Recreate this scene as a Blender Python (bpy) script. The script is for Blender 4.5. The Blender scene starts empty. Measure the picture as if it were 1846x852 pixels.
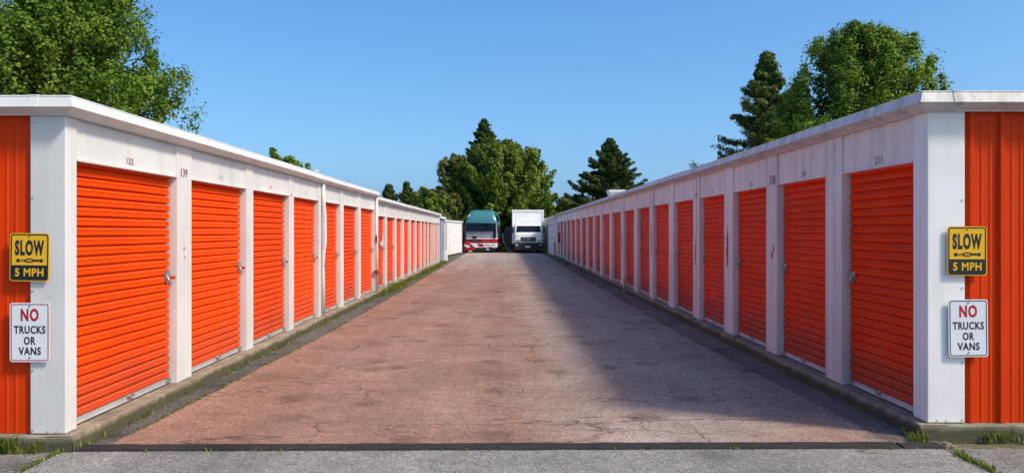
import bpy, math, random
import numpy as np
from mathutils import Vector, Matrix, noise as mnoise

random.seed(7)
RNG = np.random.default_rng(11)
S = bpy.context.scene
COL = S.collection
F = 1436.0            # focal length of the photograph in its own pixels (28 mm)
CX, CY, EYE = 909.0, 417.0, 1.65

# ------------------------------------------------------------------ helpers
ORI = {}              # world origin of every object that can parent others


def link(o, parent=None):
    COL.objects.link(o)
    if parent is not None:
        o.parent = parent
    return o


def tag(o, label=None, cat=None, group=None, kind=None):
    if label: o['label'] = label
    if cat: o['category'] = cat
    if group: o['group'] = group
    if kind: o['kind'] = kind
    return o


def thing(name, label, cat, loc=(0, 0, 0), rz=0.0, group=None):
    o = bpy.data.objects.new(name, None)
    link(o)
    o.location = loc
    o.rotation_euler = (0, 0, rz)
    o.empty_display_size = 0.2
    ORI[o.name] = Vector(loc)
    return tag(o, label, cat, group)


class MB:
    """collects shapes, links them as ONE mesh object"""
    def __init__(self):
        self.v, self.f, self.m, self.mi = [], [], [], 0

    def add(self, vs, fs):
        b = len(self.v)
        self.v += [tuple(p) for p in vs]
        for f in fs:
            self.f.append([b + i for i in f]); self.m.append(self.mi)
        return self

    def box(self, x0, x1, y0, y1, z0, z1):
        if x0 > x1: x0, x1 = x1, x0
        if y0 > y1: y0, y1 = y1, y0
        vs = [(x0, y0, z0), (x1, y0, z0), (x1, y1, z0), (x0, y1, z0),
              (x0, y0, z1), (x1, y0, z1), (x1, y1, z1), (x0, y1, z1)]
        return self.add(vs, [(3, 2, 1, 0), (4, 5, 6, 7), (0, 1, 5, 4), (1, 2, 6, 5), (2, 3, 7, 6), (3, 0, 4, 7)])

    def prism(self, poly, axis, a0, a1):
        """extrude a 2D polygon along an axis. axis x: poly=(y,z); y: (x,z); z: (x,y)"""
        def P(p, a):
            return {'x': (a, p[0], p[1]), 'y': (p[0], a, p[1]), 'z': (p[0], p[1], a)}[axis]
        n = len(poly)
        vs = [P(p, a0) for p in poly] + [P(p, a1) for p in poly]
        fs = [[i, (i + 1) % n, n + (i + 1) % n, n + i] for i in range(n)]
        fs += [list(range(n))[::-1], list(range(n, 2 * n))]
        return self.add(vs, fs)

    def tube(self, pts, rad, n=8, cap=True):
        pts = [Vector(p) for p in pts]
        if not hasattr(rad, '__len__'): rad = [rad] * len(pts)
        rings = []
        for i, p in enumerate(pts):
            t = (pts[min(i + 1, len(pts) - 1)] - pts[max(i - 1, 0)]).normalized()
            u = t.orthogonal().normalized() if abs(t.z) > .9 else t.cross(Vector((0, 0, 1))).normalized()
            w = t.cross(u)
            rings.append([p + (u * math.cos(2 * math.pi * k / n) + w * math.sin(2 * math.pi * k / n)) * rad[i] for k in range(n)])
        vs = [q for r in rings for q in r]
        fs = []
        for i in range(len(pts) - 1):
            for k in range(n):
                a, b = i * n + k, i * n + (k + 1) % n
                fs.append((a, b, b + n, a + n))
        if cap:
            fs.append(list(range(n))[::-1]); fs.append(list(range((len(pts) - 1) * n, len(pts) * n)))
        return self.add(vs, fs)

    def cyl(self, c, axis, r, h, n=20):
        c = Vector(c); d = Vector({'x': (1, 0, 0), 'y': (0, 1, 0), 'z': (0, 0, 1)}[axis])
        return self.tube([c - d * h / 2, c + d * h / 2], r, n)

    def build(self, name, mat, parent=None, world=True, bevel=0.0, seg=2, smooth=False, recalc=True):
        me = bpy.data.meshes.new(name)
        o = Vector((0, 0, 0))
        if parent is not None and world:
            o = ORI[parent.name]
        me.from_pydata([(p[0] - o.x, p[1] - o.y, p[2] - o.z) for p in self.v], [], self.f)
        mats = mat if isinstance(mat, (list, tuple)) else [mat]
        for m in mats: me.materials.append(m)
        if len(mats) > 1: me.polygons.foreach_set('material_index', self.m)
        if recalc:
            import bmesh
            bm = bmesh.new(); bm.from_mesh(me)
            bmesh.ops.recalc_face_normals(bm, faces=bm.faces)
            bm.to_mesh(me); bm.free()
        if smooth:
            me.polygons.foreach_set('use_smooth', [True] * len(me.polygons))
        me.update()
        ob = link(bpy.data.objects.new(name, me), parent)
        ORI[ob.name] = o
        if bevel:
            md = ob.modifiers.new('bevel', 'BEVEL'); md.width = bevel; md.segments = seg
            md.limit_method = 'ANGLE'; md.angle_limit = math.radians(40)
        return ob


def at(px, py, d):
    return Vector(((px - CX) * d / F, d, EYE - (py - CY) * d / F))


# ------------------------------------------------------------------ materials
def newmat(name):
    m = bpy.data.materials.new(name); m.use_nodes = True
    nt = m.node_tree
    return m, nt, nt.nodes['Principled BSDF']


def N(nt, typ, **kw):
    n = nt.nodes.new(typ)
    for k, v in kw.items():
        if k.startswith('i_'):
            n.inputs[k[2:].replace('_', ' ')].default_value = v
        else:
            setattr(n, k, v)
    return n


def coords(nt, scale=(1, 1, 1), kind='Object'):
    tc = N(nt, 'ShaderNodeTexCoord'); mp = N(nt, 'ShaderNodeMapping')
    mp.inputs['Scale'].default_value = scale
    nt.links.new(tc.outputs[kind], mp.inputs['Vector'])
    return mp.outputs['Vector']


def noise(nt, vec, scale, detail=4, rough=.55, dist=0.0):
    n = N(nt, 'ShaderNodeTexNoise')
    n.inputs['Scale'].default_value = scale; n.inputs['Detail'].default_value = detail
    n.inputs['Roughness'].default_value = rough; n.inputs['Distortion'].default_value = dist
    nt.links.new(vec, n.inputs['Vector'])
    return n.outputs['Fac']


def ramp(nt, fac, stops):
    r = N(nt, 'ShaderNodeValToRGB')
    el = r.color_ramp.elements
    while len(el) < len(stops): el.new(.5)
    for e, (p, c) in zip(el, stops):
        e.position = p
        e.color = (c, c, c, 1) if not hasattr(c, '__len__') else (*c, 1)
    nt.links.new(fac, r.inputs['Fac'])
    return r.outputs['Color']


def mix(nt, fac, a, b, blend='MIX'):
    m = N(nt, 'ShaderNodeMix', data_type='RGBA', blend_type=blend)
    for sock, v in ((m.inputs[0], fac), (m.inputs[6], a), (m.inputs[7], b)):
        if isinstance(v, (int, float)): sock.default_value = v
        elif hasattr(v, '__len__'): sock.default_value = (*v, 1)
        else: nt.links.new(v, sock)
    return m.outputs[2]


def bump(nt, bsdf, h, strength=.3, dist=.01):
    b = N(nt, 'ShaderNodeBump')
    b.inputs['Strength'].default_value = strength; b.inputs['Distance'].default_value = dist
    nt.links.new(h, b.inputs['Height']); nt.links.new(b.outputs['Normal'], bsdf.inputs['Normal'])


def painted(name, col, rough=.45, dirt=.15, dirtcol=(.33, .29, .25), streak=(2.2, 2.2, .25), var=.08, metallic=0.0, spec=.4, bmp=.0, grime=None):
    m, nt, b = newmat(name)
    v1 = coords(nt, streak); v2 = coords(nt)
    c = mix(nt, ramp(nt, noise(nt, v2, 1.3, 5), [(.3, 0.0), (.75, 1.0)]), tuple(x * (1 - var) for x in col), tuple(min(1, x * (1 + var)) for x in col))
    s = ramp(nt, noise(nt, v1, 3.0, 7, .65), [(.45, 0.0), (.74, dirt)])
    c = mix(nt, s, c, dirtcol)
    sp = ramp(nt, noise(nt, v2, 38, 2, .5), [(.70, 0.0), (.76, dirt * 1.6)])
    c = mix(nt, sp, c, dirtcol)
    if grime:
        oi = N(nt, 'ShaderNodeObjectInfo')
        c = mix(nt, 1.0, c, ramp(nt, oi.outputs['Random'], [(0.0, .80), (1.0, 1.06)]), 'MULTIPLY')
        sz = N(nt, 'ShaderNodeSeparateXYZ'); nt.links.new(v2, sz.inputs[0])
        am = N(nt, 'ShaderNodeMath', operation='MULTIPLY_ADD'); nt.links.new(noise(nt, coords(nt, (3, 3, 1)), 2.5, 6, .7), am.inputs[0]); am.inputs[1].default_value = -.75; nt.links.new(sz.outputs[2], am.inputs[2])
        c = mix(nt, ramp(nt, am.outputs[0], [(.0, grime), (.22, 0.0)]), c, (.16, .075, .045))
        # long scuffs and chalky rubs
        sc_ = ramp(nt, noise(nt, coords(nt, (.6, 1.1, 7.0)), 2.1, 6, .75, .4), [(.64, 0.0), (.74, .22)])
        c = mix(nt, sc_, c, (.80, .22, .10))
    nt.links.new(c, b.inputs['Base Color'])
    b.inputs['Metallic'].default_value = metallic
    b.inputs['Specular IOR Level'].default_value = spec
    r = ramp(nt, noise(nt, v2, 5, 4), [(.3, max(0, rough - .08)), (.7, min(1, rough + .12))])
    nt.links.new(r, b.inputs['Roughness'])
    if bmp: bump(nt, b, noise(nt, coords(nt, (1, 1, .35)), 2.2, 3), bmp, .02)
    return m


def plain(name, col, rough=.5, metallic=0.0, spec=.5, emit=None):
    m, nt, b = newmat(name)
    v = coords(nt)
    c = mix(nt, noise(nt, v, 9, 4), tuple(x * .88 for x in col), tuple(min(1, x * 1.1) for x in col))
    nt.links.new(c, b.inputs['Base Color'])
    b.inputs['Roughness'].default_value = rough; b.inputs['Metallic'].default_value = metallic
    b.inputs['Specular IOR Level'].default_value = spec
    return m


def crack_mask(nt, scale, width, seedoff, warp=.35, patch=(.45, .6), pscale=.35, stretch=(1, 1, 1)):
    v = coords(nt, stretch)
    # warp
    nz = N(nt, 'ShaderNodeTexNoise'); nz.inputs['Scale'].default_value = 2.2; nz.inputs['Detail'].default_value = 6
    nz.inputs['Roughness'].default_value = .65
    nt.links.new(v, nz.inputs['Vector'])
    vm = N(nt, 'ShaderNodeVectorMath', operation='MULTIPLY_ADD')
    nt.links.new(nz.outputs['Color'], vm.inputs[0]); vm.inputs[1].default_value = (warp, warp, 0); nt.links.new(v, vm.inputs[2])
    off = N(nt, 'ShaderNodeVectorMath', operation='ADD'); off.inputs[1].default_value = (seedoff, seedoff * .7, 0)
    nt.links.new(vm.outputs[0], off.inputs[0])
    vo = N(nt, 'ShaderNodeTexVoronoi', feature='DISTANCE_TO_EDGE', voronoi_dimensions='2D')
    vo.inputs['Scale'].default_value = scale
    nt.links.new(off.outputs[0], vo.inputs['Vector'])
    line = ramp(nt, vo.outputs['Distance'], [(0.0, 1.0), (width, 0.0)])
    pm = ramp(nt, noise(nt, off.outputs[0], pscale, 3), [(patch[0], 0.0), (patch[1], 1.0)])
    return mix(nt, 1.0, line, pm, 'MULTIPLY')


def asphalt(name, c0, c1, worn_lift=None, lift_x=0.0, lift_w=2.0, cracks=True, rough=.9, speck=.5, stain=.35, cr=1.0, seams=(), fary=False):
    m, nt, b = newmat(name)
    v = coords(nt)
    big = ramp(nt, noise(nt, coords(nt, (1, .45, 1)), .55, 6, .6, .3), [(.3, 0.0), (.7, 1.0)])
    c = mix(nt, big, c0, c1)
    if worn_lift:  # grey band: some wear, plus a paler tone painted in to lift shade
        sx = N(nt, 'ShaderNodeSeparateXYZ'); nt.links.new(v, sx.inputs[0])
        a = N(nt, 'ShaderNodeMath', operation='SUBTRACT'); a.inputs[1].default_value = lift_x; nt.links.new(sx.outputs[0], a.inputs[0])
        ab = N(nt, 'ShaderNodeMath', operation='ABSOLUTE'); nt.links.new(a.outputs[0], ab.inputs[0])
        dv = N(nt, 'ShaderNodeMath', operation='DIVIDE'); dv.inputs[1].default_value = lift_w; nt.links.new(ab.outputs[0], dv.inputs[0])
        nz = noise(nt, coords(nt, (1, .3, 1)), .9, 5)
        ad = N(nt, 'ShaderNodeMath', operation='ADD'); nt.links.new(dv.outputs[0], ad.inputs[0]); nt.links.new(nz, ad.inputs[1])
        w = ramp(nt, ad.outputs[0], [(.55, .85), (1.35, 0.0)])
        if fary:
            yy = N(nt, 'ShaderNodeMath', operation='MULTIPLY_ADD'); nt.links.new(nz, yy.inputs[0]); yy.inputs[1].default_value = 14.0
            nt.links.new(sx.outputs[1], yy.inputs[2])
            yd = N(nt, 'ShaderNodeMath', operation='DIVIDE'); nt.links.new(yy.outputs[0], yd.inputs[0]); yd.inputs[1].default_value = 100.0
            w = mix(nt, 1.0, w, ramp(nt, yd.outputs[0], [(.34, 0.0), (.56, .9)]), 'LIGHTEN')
        c = mix(nt, w, c, worn_lift)
    # wheel tracks, broad patches and old drips
    c = mix(nt, 1.0, c, ramp(nt, noise(nt, coords(nt, (1.6, .035, 1)), 1.0, 3), [(.3, .84), (.7, 1.10)]), 'MULTIPLY')
    c = mix(nt, 1.0, c, ramp(nt, noise(nt, v, .9, 5, .6), [(.3, .80), (.7, 1.12)]), 'MULTIPLY')
    vd = N(nt, 'ShaderNodeTexVoronoi', voronoi_dimensions='2D'); vd.inputs['Scale'].default_value = .8
    wv = N(nt, 'ShaderNodeVectorMath', operation='MULTIPLY_ADD'); nzv = N(nt, 'ShaderNodeTexNoise'); nzv.inputs['Scale'].default_value = 4.0; nzv.inputs['Detail'].default_value = 4
    nt.links.new(v, nzv.inputs['Vector']); nt.links.new(nzv.outputs['Color'], wv.inputs[0]); wv.inputs[1].default_value = (.25, .25, 0); nt.links.new(v, wv.inputs[2])
    nt.links.new(wv.outputs[0], vd.inputs['Vector'])
    c = mix(nt, ramp(nt, vd.outputs['Distance'], [(.05, .5), (.17, 0.0)]), c, tuple(x * .35 for x in c0))
    # dark blotches and tyre-drag streaks
    st = ramp(nt, noise(nt, coords(nt, (.55, 1.6, 1)), 1.7, 7, .7, .6), [(.55, 0.0), (.8, stain)])
    c = mix(nt, st, c, tuple(x * .45 for x in c0))
    # aggregate speckle
    vo = N(nt, 'ShaderNodeTexVoronoi', voronoi_dimensions='2D'); vo.inputs['Scale'].default_value = 95
    nt.links.new(v, vo.inputs['Vector'])
    sep = N(nt, 'ShaderNodeSeparateColor'); nt.links.new(vo.outputs['Color'], sep.inputs[0])
    sp = ramp(nt, sep.outputs[0], [(0.0, 1 - speck), (.55, 1.0), (.93, 1.0 + speck * .25), (1.0, 1.0 + speck * 1.3)])
    c = mix(nt, 1.0, c, sp, 'MULTIPLY')
    mid = ramp(nt, noise(nt, v, 7, 6, .7), [(.25, .72), (.75, 1.2)])
    c = mix(nt, 1.0, c, mid, 'MULTIPLY')
    h = noise(nt, v, 60, 5, .7)
    if cracks:
        k1 = crack_mask(nt, .55, .013, 3.1, .9, (.52, .60), .45)
        k2 = crack_mask(nt, 2.2, .040, 17.7, .5, (.56, .62), .8)
        k3 = crack_mask(nt, 1.1, .03, 41.3, .8, (.52, .60), .8, (.3, 1, 1))
        k = mix(nt, 1.0, mix(nt, 1.0, k1, k2, 'LIGHTEN'), k3, 'LIGHTEN')
        for ysm in seams:
            sy = N(nt, 'ShaderNodeSeparateXYZ'); nt.links.new(v, sy.inputs[0])
            nz2 = noise(nt, coords(nt, (1, .05, 1)), 1.1, 6, .7)
            md = N(nt, 'ShaderNodeMath', operation='MULTIPLY_ADD'); nt.links.new(nz2, md.inputs[0]); md.inputs[1].default_value = 1.6; md.inputs[2].default_value = -ysm - .8
            ad2 = N(nt, 'ShaderNodeMath', operation='ADD'); nt.links.new(sy.outputs[1], ad2.inputs[0]); nt.links.new(md.outputs[0], ad2.inputs[1])
            a2 = N(nt, 'ShaderNodeMath', operation='ABSOLUTE'); nt.links.new(ad2.outputs[0], a2.inputs[0])
            gp = ramp(nt, noise(nt, coords(nt, (1, .05, 1)), .55, 3), [(.46, 0.0), (.54, .9)])
            k = mix(nt, 1.0, k, mix(nt, 1.0, ramp(nt, a2.outputs[0], [(.10, 1.0), (.22, 0.0)]), gp, 'MULTIPLY'), 'LIGHTEN')
        kk = mix(nt, 1.0, k, (min(1, .85 * cr),) * 3, 'MULTIPLY')
        c = mix(nt, kk, c, (.018, .015, .013))
        h = mix(nt, k, h, (0, 0, 0))
    nt.links.new(c, b.inputs['Base Color'])
    b.inputs['Roughness'].default_value = rough
    b.inputs['Specular IOR Level'].default_value = .25
    bump(nt, b, h, .55, .008)
    return m


def concrete(name, col, moss=.5, low=False):
    m, nt, b = newmat(name)
    v = coords(nt)
    c = mix(nt, ramp(nt, noise(nt, v, 3.5, 8, .7), [(.3, 0.0), (.7, 1.0)]), tuple(x * .62 for x in col), tuple(x * 1.15 for x in col))
    c = mix(nt, ramp(nt, noise(nt, v, 1.6, 6, .7), [(.5, 0.0), (.66, moss)]), c, (.07, .085, .035))
    c = mix(nt, ramp(nt, noise(nt, coords(nt, (6, 6, 1.2)), 3, 5, .7), [(.55, 0.0), (.75, .7)]), c, (.06, .052, .042))
    if low:   # mossy, splashed foot of the kerb
        sz = N(nt, 'ShaderNodeSeparateXYZ'); nt.links.new(v, sz.inputs[0])
        am = N(nt, 'ShaderNodeMath', operation='MULTIPLY_ADD'); nt.links.new(noise(nt, v, 5, 6, .7), am.inputs[0]); am.inputs[1].default_value = -.13; nt.links.new(sz.outputs[2], am.inputs[2])
        c = mix(nt, ramp(nt, am.outputs[0], [(0.0, .85), (.045, 0.0)]), c, (.055, .058, .028))
    nt.links.new(c, b.inputs['Base Color']); b.inputs['Roughness'].default_value = .92
    b.inputs['Specular IOR Level'].default_value = .2
    bump(nt, b, noise(nt, v, 22, 8, .75), .7, .02)
    return m


def leafmat(name, dark, light, trans=.35, gloss=.45):
    m, nt, b = newmat(name)
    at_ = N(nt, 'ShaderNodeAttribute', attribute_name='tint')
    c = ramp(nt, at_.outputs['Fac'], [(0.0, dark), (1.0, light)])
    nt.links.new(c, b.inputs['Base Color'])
    b.inputs['Roughness'].default_value = gloss; b.inputs['Specular IOR Level'].default_value = .2
    tr = N(nt, 'ShaderNodeBsdfTranslucent')
    tc = mix(nt, 1.0, c, (1.25, 1.3, .45), 'MULTIPLY')
    nt.links.new(tc, tr.inputs['Color'])
    ms = N(nt, 'ShaderNodeMixShader'); ms.inputs[0].default_value = trans
    out = nt.nodes['Material Output']
    nt.links.new(b.outputs[0], ms.inputs[1]); nt.links.new(tr.outputs[0], ms.inputs[2])
    nt.links.new(ms.outputs[0], out.inputs['Surface'])
    return m


M = {}
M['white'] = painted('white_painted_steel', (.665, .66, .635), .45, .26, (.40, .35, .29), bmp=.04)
M['white_corner_lit'] = painted('lit_corner_post_steel', (.86, .85, .815), .45, .22, (.42, .36, .30), bmp=.04)  # lit copy of the right row's white, painted brighter for its sunlit face
M['white_shade_worn'] = painted('shaded_weathered_white_steel', (.79, .71, .655), .5, .42, (.38, .29, .25), bmp=.05)  # shaded copy of the white: pink bounce and shade lift in colour, plus weathering
M['fascia'] = painted('white_gutter_steel', (.66, .66, .64), .40, .28, (.36, .33, .30), (2.0, 2.0, .5))
M['fascia_worn'] = painted('stained_gutter_steel', (.66, .63, .60), .45, .75, (.20, .18, .17), (2.4, 2.4, .5))
M['orange'] = painted('orange_roller_paint', (.93, .075, .0006), .46, .14, (.55, .04, .005), (1.0, .5, 4.0), var=.07, spec=.08, grime=.35)
M['orange_shade_worn'] = painted('orange_roller_paint_shaded', (.92, .052, .002), .5, .22, (.30, .03, .015), (1.0, .5, 5.0), var=.13, spec=.08, grime=.45)  # shaded copy of the door orange: tone set for shade, plus extra grime
M['redwall'] = painted('red_orange_cladding', (.66, .047, .003), .5, .18, (.28, .03, .01), (1.6, 1.6, .25), var=.08, spec=.12)
M['black'] = plain('black_gap', (.012, .011, .011), .8, 0, .2)
M['alu'] = painted('aluminium_bar', (.62, .62, .62), .42, .35, (.25, .23, .21), (3, 3, 3), metallic=.55)
M['steel'] = plain('galvanised_steel', (.45, .44, .42), .38, .85)
M['redlock'] = plain('red_lock_plug', (.65, .05, .03), .35)
M['roof'] = painted('roof_sheet', (.55, .55, .54), .5, .3)
M['concrete'] = concrete('kerb_concrete', (.36, .28, .20), .6, True)
M['concrete_front'] = concrete('mossy_slab_concrete', (.30, .27, .20), .8, True)
M['aisle'] = asphalt('reddish_asphalt', (.305, .162, .113), (.365, .225, .168), (.42, .335, .285), 1.7, 3.6, cr=.85, stain=.65, fary=True, seams=(30.0, 56.5))  # redder left holds door bounce in its colour; paler right lifts the shade
M['gutter'] = asphalt('dark_edge_asphalt', (.085, .078, .068), (.17, .152, .135), None, cracks=True, speck=.5)
M['gutter_shade_lift'] = asphalt('reddish_edge_asphalt', (.15, .105, .09), (.27, .20, .17), None, cracks=True, speck=.5)  # right strip: its own red, lightened in colour to lift the shade
M['forecourt'] = asphalt('grey_asphalt', (.235, .222, .203), (.33, .313, .286), None, cracks=True, speck=.55, stain=.55, cr=.7)
M['apron'] = asphalt('dark_patched_asphalt', (.16, .152, .138), (.27, .255, .235), None, cracks=True, speck=.6, stain=.6)
M['strip'] = asphalt('black_joint_band', (.028, .026, .026), (.045, .040, .038), None, cracks=False, speck=.3)
M['num'] = plain('dark_red_numeral', (.20, .06, .06), .6)
M['num_dark'] = plain('dark_numeral', (.06, .02, .025), .6)
M['num_faint'] = plain('faded_numeral', (.36, .30, .30), .6)
M['yellow'] = painted('sign_yellow', (.80, .46, .012), .4, .12, (.45, .28, .05), (4, 4, 4), var=.06)
M['signwhite'] = painted('sign_white', (.74, .77, .78), .35, .12, (.5, .5, .48), (4, 4, 4), var=.04)
M['signblack'] = plain('sign_black', (.012, .012, .014), .4)
M['signred'] = plain('sign_red', (.42, .012, .022), .4)
M['ivory'] = plain('sign_edge', (.78, .70, .50), .4)
M['bark'] = painted('bark', (.10, .075, .055), .9, .5, (.03, .025, .02), (6, 6, .6), spec=.15)
M['trunkpale'] = painted('pale_bark', (.34, .27, .15), .9, .6, (.08, .07, .04), (9, 9, .5), spec=.15)
M['rust'] = painted('rust_scuff', (.40, .10, .07), .7, .5, (.2, .06, .05), (5, 5, 1))
M['earth'] = concrete('earth_and_turf', (.17, .15, .075), .6)
M['teal'] = painted('teal_coach_paint', (.045, .185, .195), .28, .12, (.09, .16, .16), var=.10, spec=.6)
M['grey'] = plain('grey_coach_panel', (.27, .30, .33), .35)
M['cred'] = plain('red_coach_stripe', (.42, .012, .018), .3)
M['cwhite'] = painted('white_coach_paint', (.86, .855, .83), .3, .08)
M['cdark'] = plain('dark_underside', (.014, .014, .016), .7)
M['stripe'] = plain('blue_grey_lettering', (.12, .15, .22), .5)
M['tyre'] = plain('tyre_rubber', (.02, .02, .02), .85)
M['blue'] = painted('blue_grey_steel', (.24, .31, .37), .5, .3, (.15, .15, .16))
M['pinkpanel'] = painted('pale_grey_panel', (.58, .56, .58), .5, .3, (.35, .27, .27), (3, 3, .3))
M['tarp'] = painted('grey_green_sheet', (.075, .095, .075), .6, .3, (.05, .05, .05))
M['brown'] = painted('brown_boards', (.16, .07, .05), .7, .4, (.06, .04, .03), (4, 4, .5))
M['fence'] = painted('pale_boards', (.42, .34, .24), .8, .4, (.2, .16, .1), (6, 6, .5))


def glassmat(name, col):
    m, nt, b = newmat(name)
    b.inputs['Base Color'].default_value = (*col, 1); b.inputs['Roughness'].default_value = .12
    b.inputs['Specular IOR Level'].default_value = .05
    v = coords(nt)
    c = mix(nt, ramp(nt, noise(nt, v, 1.8, 3), [(.4, 0.0), (.65, 1.0)]), col, tuple(x * 2.6 for x in col))
    nt.links.new(c, b.inputs['Base Color'])
    return m


M['glass'] = glassmat('dark_windscreen', (.006, .011, .018))
M['lens'] = plain('lamp_lens', (.75, .76, .74), .12, 0, .8)

# ------------------------------------------------------------------ text
def text_mesh(txt, h, wide=1.0, bold=0.0, maxw=None, depth=.0006):
    cu = bpy.data.curves.new('t', 'FONT')
    cu.body = txt; cu.align_x = 'CENTER'; cu.size = 1.0; cu.offset = bold; cu.extrude = 0.02
    cu.resolution_u = 4; cu.space_character = 1.0 + bold * 4
    ob = bpy.data.objects.new('t', cu); COL.objects.link(ob)
    dg = bpy.context.evaluated_depsgraph_get()
    me = bpy.data.meshes.new_from_object(ob.evaluated_get(dg))
    bpy.data.objects.remove(ob); bpy.data.curves.remove(cu)
    n = len(me.vertices); co = np.empty(n * 3); me.vertices.foreach_get('co', co); co = co.reshape(-1, 3)
    mn, mx = co.min(0), co.max(0)
    s = h / (mx[1] - mn[1])
    co[:, 0] = (co[:, 0] - (mn[0] + mx[0]) / 2) * s * wide
    if maxw and (co[:, 0].max() - co[:, 0].min()) > 0:
        co[:, 0] *= maxw / (co[:, 0].max() - co[:, 0].min())
    co[:, 1] = (co[:, 1] - (mn[1] + mx[1]) / 2) * s
    co[:, 2] = np.where(co[:, 2] > 0, depth, 0)
    me.vertices.foreach_set('co', co.ravel())
    return me


def put_text(name, txt, h, center, facing, mat, parent, **kw):
    """facing: 'front' (-Y), 'left' wall faces +X, 'right' wall faces -X"""
    me = text_mesh(txt, h, **kw)
    R = {'front': Vector((1, 0, 0)), 'left': Vector((0, 1, 0)), 'right': Vector((0, -1, 0))}[facing]
    U = Vector((0, 0, 1)); Nn = R.cross(U)
    c = Vector(center) - ORI[parent.name]
    for v in me.vertices:
        v.co = c + R * v.co.x + U * v.co.y + Nn * v.co.z
    me.name = name
    me.materials.clear(); me.materials.append(mat)
    o = link(bpy.data.objects.new(name, me), parent)
    ORI[o.name] = ORI[parent.name]
    return o


# ------------------------------------------------------------------ buildings
SLAB = .116


def roller_door(name, parent, sx, xp, y0, y1, z0, z1, mat, detail, latch_y, lockred):
    """sx=+1: left wall (faces +X), sx=-1: right wall. xp = plane of the curtain"""
    g = .024
    n = max(18, int(round((z1 - z0 - .05) / .0775)))
    zb = z0 + .048
    p = (z1 + .05 - zb) / n
    prof = [(0, -.013), (.055, -.013), (.07, .013), (.12, .019), (.38, .021), (.45, .016), (.54, .016), (.61, .022), (.74, .014), (.93, .003), (.95, -.013)]
    if not detail: prof = [(0, -.012), (.08, -.012), (.11, .016), (.5, .020), (.90, .005), (.94, -.012)]
    rows = []
    for i in range(n):
        for t, o in prof: rows.append((zb + (i + t) * p, o))
    rows.append((z1 + .05, -.004))
    mb = MB(); vs = []
    # slightly bowed curtain, slat ends a touch uneven
    NS = 14 if detail else 1
    dr = random.Random(int(y0 * 1000) + (1 if sx > 0 else 0))
    bow = [.006 * mnoise.noise(Vector((k * .35, y0 * 3.3, 0))) for k in range(NS + 1)]
    dents = [(dr.uniform(y0 + .15, y1 - .15), dr.uniform(.25, 1.9), dr.uniform(.07, .22), dr.uniform(-.014, .008)) for _ in range(4)] if detail else []
    for i, (z, o) in enumerate(rows):
        sl = i // len(prof)
        random.seed(sl * 31 + int(y0 * 100)); je = random.uniform(-.006, .003)
        ya, yb = y0 + g * .5 - je, y1 - g + je
        for k in range(NS + 1):
            yk = ya + (yb - ya) * k / NS
            dn = sum(dd * math.exp(-((yk - dy) ** 2 + (z - dz) ** 2) / (dw * dw)) for dy, dz, dw, dd in dents)
            vs.append((xp + sx * (o + bow[k] + dn + .0015 * math.sin(sl * 1.3 + k * .4)), yk, z + .0025 * mnoise.noise(Vector((yk * 1.7, sl * .9, y0)))))
    w = NS + 1
    fs = [(i * w + k, i * w + k + 1, (i + 1) * w + k + 1, (i + 1) * w + k) for i in range(len(rows) - 1) for k in range(NS)]
    mb.add(vs, fs)
    d = mb.build(name, mat, parent, recalc=False)
    if detail: d.data.polygons.foreach_set('use_smooth', [False] * len(d.data.polygons))
    b = MB(); b.box(xp - sx * .012, xp + sx * .022, y0 + .012, y1 - .012, z0 + .004, z0 + .05)
    b.box(xp + sx * .022, xp + sx * .034, y0 + .012, y1 - .012, z0 + .004, z0 + .012)
    b.build('bottom_bar', M['alu'], d)
    if detail:
        lat = MB(); zl = 1.20
        lat.box(xp + sx * .020, xp + sx * .030, latch_y - .075, latch_y + .045, zl - .045, zl + .055)
        lat.box(xp + sx * .030, xp + sx * .046, latch_y - .05, latch_y + .06, zl - .012, zl + .012)
        lat.cyl((xp + sx * .045, latch_y - .03, zl - .02), 'x', .022, .03, 10)
        lat.tube([(xp + sx * .04, latch_y - .055, zl + .01), (xp + sx * .06, latch_y - .055, zl - .03), (xp + sx * .04, latch_y - .055, zl - .055)], .006, 6)
        lat.build('latch', M['steel'], d)
        if lockred:
            l2 = MB(); l2.cyl((xp + sx * .055, latch_y + .03, zl - .012), 'x', .017, .06, 10)
            l2.build('lock_plug', M['redlock'], d, smooth=False)
        ym = (y0 + y1) / 2 + .05
        h = MB(); h.box(xp + sx * .022, xp + sx * .030, ym - .05, ym + .05, z0 + .012, z0 + .062)
        h.tube([(xp + sx * .028, ym - .035, z0 + .055), (xp + sx * .06, ym - .03, z0 + .045), (xp + sx * .06, ym + .03, z0 + .045), (xp + sx * .028, ym + .035, z0 + .055)], .007, 6)
        h.build('pull_handle', M['steel'], d)
        h = MB(); h.box(xp + sx * .022, xp + sx * .05, y1 - .12, y1 - .05, z0 + .02, z0 + .055); h.build('side_clip', M['steel'], d)
    return d


def fascia_profile(over, zt, zf, zb):
    """(outward offset, z) - box gutter"""
    return [(-.30, zt + .012), (over - .050, zt + .008), (over - .030, zt + .006), (over - .024, zt), (over - .026, zt - .010), (over - .004, zf + .010), (over + .003, zf + .006), (over + .003, zf), (over - .008, zf - .006), (.026, zb + .002), (.026, zb - .006), (.016, zb - .006), (.016, zb + .018), (-.10, zb + .018)]


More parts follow.
